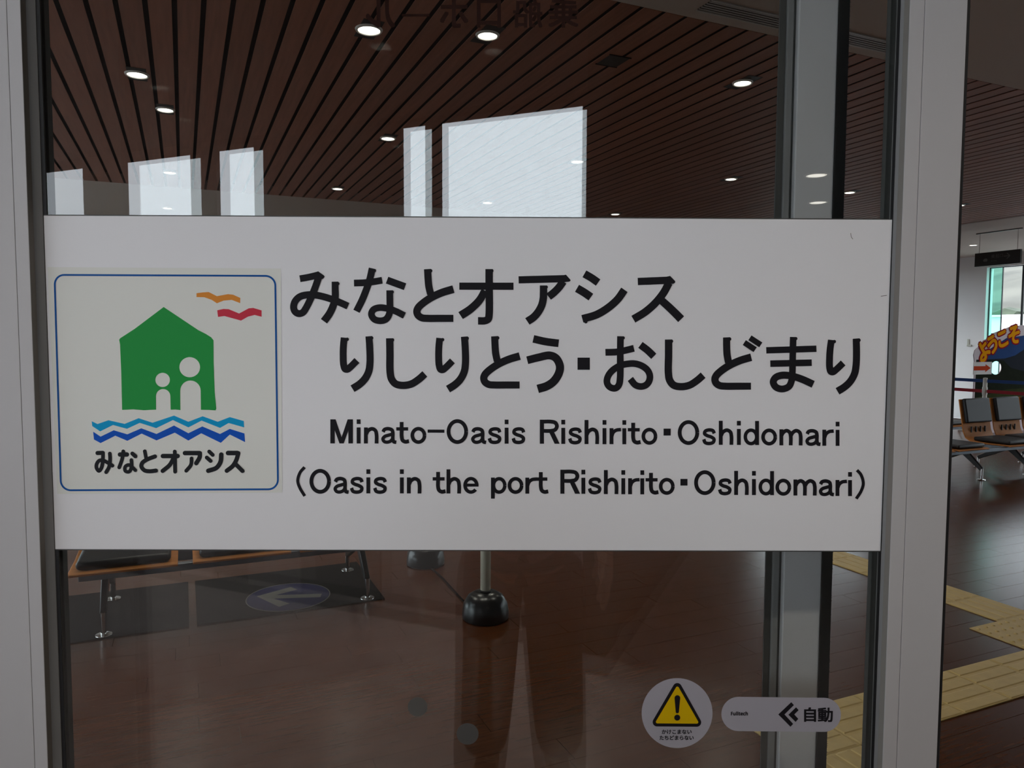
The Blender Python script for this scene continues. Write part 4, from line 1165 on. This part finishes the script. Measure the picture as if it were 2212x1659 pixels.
# ================================================================== OUTSIDE
o = MB().box(-250, 250, -250, 250, -0.30, -0.10).build('ground', M['asphalt']); tag(o, 'dark asphalt ground outside the building', kind='structure')
o = MB().box(-30, -3.2, 3.4, 40, -0.10, -0.06).build('paving', M['apron'], rz=TH); tag(o, 'added pale apron bouncing light into the left hall windows', kind='structure')  # out-of-view bright ground added to bounce light onto the ceiling
o = MB().box(14.2, 33.9, -25, 45, -0.10, -0.06).build('paving', M['apron'], rz=TH); tag(o, 'added pale apron bouncing light up to the hall ceiling', kind='structure')  # bright ground added to send light up through the right windows
hl = MB()
nx, ny = 26, 10
rng = random.Random(5)
vs = []; fs = []
for j in range(ny + 1):
    for i in range(nx + 1):
        vv = 34 + j * 5.0; uu = -30 + i * 4.0
        z = 0.0 if j == 0 else (2.2 + j * 0.95 + rng.uniform(-0.4, 0.4))
        vs.append((vv, uu, z - 0.1))
for j in range(ny):
    for i in range(nx):
        a = j * (nx + 1) + i; fs.append((a, a + 1, a + nx + 2, a + nx + 1))
hl.add(vs, fs)
room('hillside', hl, M['grass'], label='pale dry hillside seen through the far window', smooth=True)
wbld = empty('harbour_building', P(15.5, 28.0, -0.1), TH); tag(wbld, 'low white building outside the far window', 'building')
MB().box(0, 4.0, -9, 9, 1.90, 2.50).build('upper_wall', M['bldg'], wbld)
MB().box(0.15, 3.9, -8.8, 8.8, 0, 1.90).build('lower_wall', M['bldg_dark'], wbld)
for k in range(9):
    MB().box(-0.02, 0.02, -8.6 + k * 2.0, -7.0 + k * 2.0, 0.3, 1.3).build('shutter', M['bldg'], wbld)
MB().box(-0.15, 4.15, -9.15, 9.15, 2.50, 2.58).build('roof', M['bldg'], wbld)
def tree(u, v, h, seed, label):
    t = empty('bare_tree', P(u, v, 3.0)); tag(t, label, 'tree', 'bare trees on the hillside')
    r = random.Random(seed)
    tr = MB(); br = MB()
    tr.bar((0, 0, -1), (0.1, 0, h * 0.45), 0.16, 0.10, 8)
    def grow(mb, p, d, l, rad, lev):
        q_ = p + d * l
        mb.bar(p, q_, rad, rad * 0.6, 5, False)
        if lev == 0: return
        for _ in range(3):
            nd = (d + Vector((r.uniform(-.7, .7), r.uniform(-.7, .7), r.uniform(-.1, .5)))).normalized()
            grow(mb, p + d * l * r.uniform(0.6, 1.0), nd, l * 0.68, rad * 0.55, lev - 1)
    for _ in range(4):
        d = Vector((r.uniform(-.6, .6), r.uniform(-.6, .6), 1)).normalized()
        grow(br, Vector((0.1, 0, h * 0.42)), d, h * 0.26, 0.06, 3)
    tr.build('trunk', M['bark'], t); br.build('branches', M['bark'], t)
tree(19.0, 37.0, 7.0, 1, 'bare tree on the hillside at the right of the far window')
tree(26.5, 40.0, 6.0, 2, 'bare tree on the hillside at the left of the far window')
# shrubs on the slope
ico = bmesh.new(); bmesh.ops.create_icosphere(ico, subdivisions=2, radius=1.0)
rng = random.Random(9)
for v_ in ico.verts: v_.co *= 1 + rng.uniform(-0.18, 0.18)
bme = bpy.data.meshes.new('foliage'); ico.to_mesh(bme); ico.free(); bme.materials.append(M['bush'])
for k, (uu, vv, s_) in enumerate(((22.8, 36, 0.8), (25.8, 37, 0.95), (20.4, 38, 0.7), (29.0, 36, 0.8))):
    b = link_mesh('shrub', bme, None, loc=P(uu, vv, 2.5)); b.scale = (s_ * 1.4, s_ * 1.4, s_ * 0.8)
    tag(b, ['low green shrub on the slope behind the white building', 'largest pale shrub on the slope, left of the middle', 'small shrub on the slope nearest the bare tree', 'shrub at the left end of the slope'][k], 'shrub', 'shrubs on the hillside')
# lamp post outside the lobby, mirrored in the glass
lp = empty('harbour_lamp_post', (-11.0, -28.0, -0.1)); tag(lp, 'steel post with a slanting arm outdoors, mirrored in the glass at left', 'lamp post')
MB().bar((0, 0, 0), (0, 0, 6.2), 0.09, 0.07, 12).build('pole', M['steel_out'], lp, smooth=True)
MB().beam((-0.3, 0, 6.05), (2.2, -0.4, 5.75), 0.10, 0.12).build('arm', M['steel_out'], lp)
MB().add([(0.05, 0, 5.9), (1.0, -0.15, 5.85), (0.05, 0, 5.35), (0.05, 0.08, 5.9), (1.0, -0.07, 5.85), (0.05, 0.08, 5.35)], [(0, 1, 2), (5, 4, 3), (0, 3, 4, 1), (1, 4, 5, 2), (2, 5, 3, 0)]).build('gusset', M['steel_out'], lp)

# ================================================================== THE PHOTOGRAPHER (mirrored faintly in the glass)
per = empty('person', (0.045, -0.44, 0)); tag(per, 'person in dark jacket and trousers taking the picture, mirrored in the glass', 'person')
def mk_skin(name, verts, edges, m, root, sub=2):
    me = bpy.data.meshes.new(name)
    me.from_pydata([v[:3] for v in verts], edges, [])
    bm = bmesh.new(); bm.from_mesh(me)
    ly = bm.verts.layers.skin.verify()
    bm.verts.ensure_lookup_table()
    for i, v in enumerate(verts):
        bm.verts[i][ly].radius = (v[3], v[4] if len(v) > 4 else v[3])
        bm.verts[i][ly].use_root = (i == root)
    bm.to_mesh(me); bm.free()
    me.materials.append(m)
    o = link_mesh(name, me, per)
    sk = o.modifiers.new('skin', 'SKIN'); sk.use_smooth_shade = True
    sb = o.modifiers.new('sub', 'SUBSURF'); sb.levels = sub; sb.render_levels = sub
    return o
BV, BE = [], []
def chain(pts, start=None):
    prev = start
    ids = []
    for p in pts:
        BV.append(p); i = len(BV) - 1
        if prev is not None: BE.append((prev, i))
        prev = i; ids.append(i)
    return ids
tor = chain([(0, 0, 0.94, 0.13, 0.09), (0, 0, 1.10, 0.11, 0.085), (0, 0, 1.28, 0.12, 0.09), (0, 0, 1.41, 0.10, 0.075), (0, 0.005, 1.47, 0.05, 0.05), (0, 0.015, 1.53, 0.052, 0.06), (0, 0.025, 1.60, 0.072, 0.088), (0, 0.02, 1.67, 0.070, 0.085), (0, 0.01, 1.725, 0.035, 0.045)])
for s_ in (-1, 1):
    chain([(s_ * 0.095, 0, 0.86, 0.075), (s_ * 0.09, 0.02, 0.48, 0.05), (s_ * 0.11, 0, 0.09, 0.035), (s_ * 0.12, 0.05, 0.04, 0.035), (s_ * 0.13, 0.15, 0.03, 0.03)], tor[0])
ra = chain([(0.18, 0, 1.39, 0.05), (0.235, -0.02, 1.12, 0.04), (0.26, 0.05, 0.885, 0.028), (0.262, 0.065, 0.825, 0.034, 0.018)], tor[3])
for k, (dx, dy, l) in enumerate(((-0.0, 0.032, 0.070), (0.004, 0.012, 0.080), (0.004, -0.010, 0.074), (0.0, -0.030, 0.060))):
    b0 = (0.262 + dx, 0.065 + dy, 0.79)
    chain([(b0[0], b0[1], b0[2], 0.009), (b0[0] - 0.004, b0[1], b0[2] - l * 0.5, 0.0085), (b0[0] - 0.018, b0[1], b0[2] - l * 0.92, 0.0075)], ra[3])
chain([(0.250, 0.098, 0.815, 0.010), (0.238, 0.112, 0.785, 0.009), (0.232, 0.112, 0.755, 0.008)], ra[3])
la = chain([(-0.18, 0, 1.39, 0.05), (-0.25, 0.07, 1.15, 0.04), (-0.13, 0.27, 1.33, 0.028), (-0.105, 0.31, 1.385, 0.033, 0.018)], tor[3])
for k in range(4):
    z_ = 1.40 + 0.022 * k
    chain([(-0.098, 0.330, z_, 0.009), (-0.088, 0.357, z_ + 0.006, 0.0085), (-0.064, 0.360, z_ + 0.008, 0.0075)], la[3])
chain([(-0.092, 0.305, 1.405, 0.010), (-0.078, 0.318, 1.43, 0.009), (-0.062, 0.320, 1.452, 0.008)], la[3])
mk_skin('body', BV, BE, M['skin'], 0)
# face details and hair
fc = MB()
fc.bar((0, 0.105, 1.615), (0, 0.128, 1.590), 0.008, 0.014, 8); fc.build('nose', M['skin'], per, smooth=True)
for s_ in (-1, 1):
    MB().lathe([(0.0005, 0.010), (0.008, 0.008), (0.011, 0.0), (0.008, -0.008), (0.0005, -0.010)], 12, (s_ * 0.031, 0.103, 1.625)).build('eye', M['hair'], per, smooth=True)
    MB().lathe([(0.0005, 0.030), (0.012, 0.018), (0.014, -0.005), (0.007, -0.026), (0.0005, -0.030)], 12, (s_ * 0.078, 0.02, 1.61)).build('ear', M['skin'], per, smooth=True)
MB().beam((-0.022, 0.109, 1.562), (0.022, 0.109, 1.562), 0.01, 0.009).build('mouth', M['letter_red'], per, bevel=0.003)
hr = MB().lathe([(0.0005, 0.125), (0.05, 0.112), (0.080, 0.075), (0.089, 0.03), (0.086, -0.01), (0.078, -0.05)], 28, (0, 0, 0)); ho_ = hr.build('hair', M['hair'], per, loc=(0, -0.002, 1.635), smooth=True); ho_.scale = (1, 1.18, 1)
BV, BE = [], []
j0 = chain([(0, 0, 0.80, 0.205, 0.145), (0, 0, 0.95, 0.185, 0.135), (0, 0, 1.15, 0.165, 0.125), (0, 0, 1.32, 0.165, 0.12), (0, 0, 1.43, 0.11, 0.085), (0, 0.005, 1.475, 0.065, 0.065)])
chain([(0.19, 0, 1.385, 0.075), (0.24, -0.02, 1.12, 0.062), (0.26, 0.045, 0.90, 0.048)], j0[3])
chain([(-0.19, 0, 1.385, 0.075), (-0.255, 0.07, 1.15, 0.062), (-0.145, 0.245, 1.31, 0.046)], j0[3])
mk_skin('jacket', BV, BE, M['jacket'], 0)
BV, BE = [], []
t0 = chain([(0, 0, 0.93, 0.165, 0.12)])
for s_ in (-1, 1):
    chain([(s_ * 0.10, 0, 0.80, 0.125, 0.12), (s_ * 0.11, 0.015, 0.52, 0.128, 0.105), (s_ * 0.118, 0.005, 0.36, 0.122, 0.10), (s_ * 0.128, 0.0, 0.22, 0.105, 0.095), (s_ * 0.135, 0, 0.075, 0.085, 0.085)], t0[0])
mk_skin('trousers', BV, BE, M['trousers'], 0)
for s_ in (-1, 1):
    sh_ = MB().lathe([(0.0005, 0.09), (0.035, 0.085), (0.045, 0.05), (0.048, 0.012), (0.046, 0.0), (0.0005, 0.0)], 20)
    so = sh_.build('shoe', M['shoe'], per, loc=(s_ * 0.128, 0.055, 0), smooth=True); so.scale = (1, 2.6, 1)
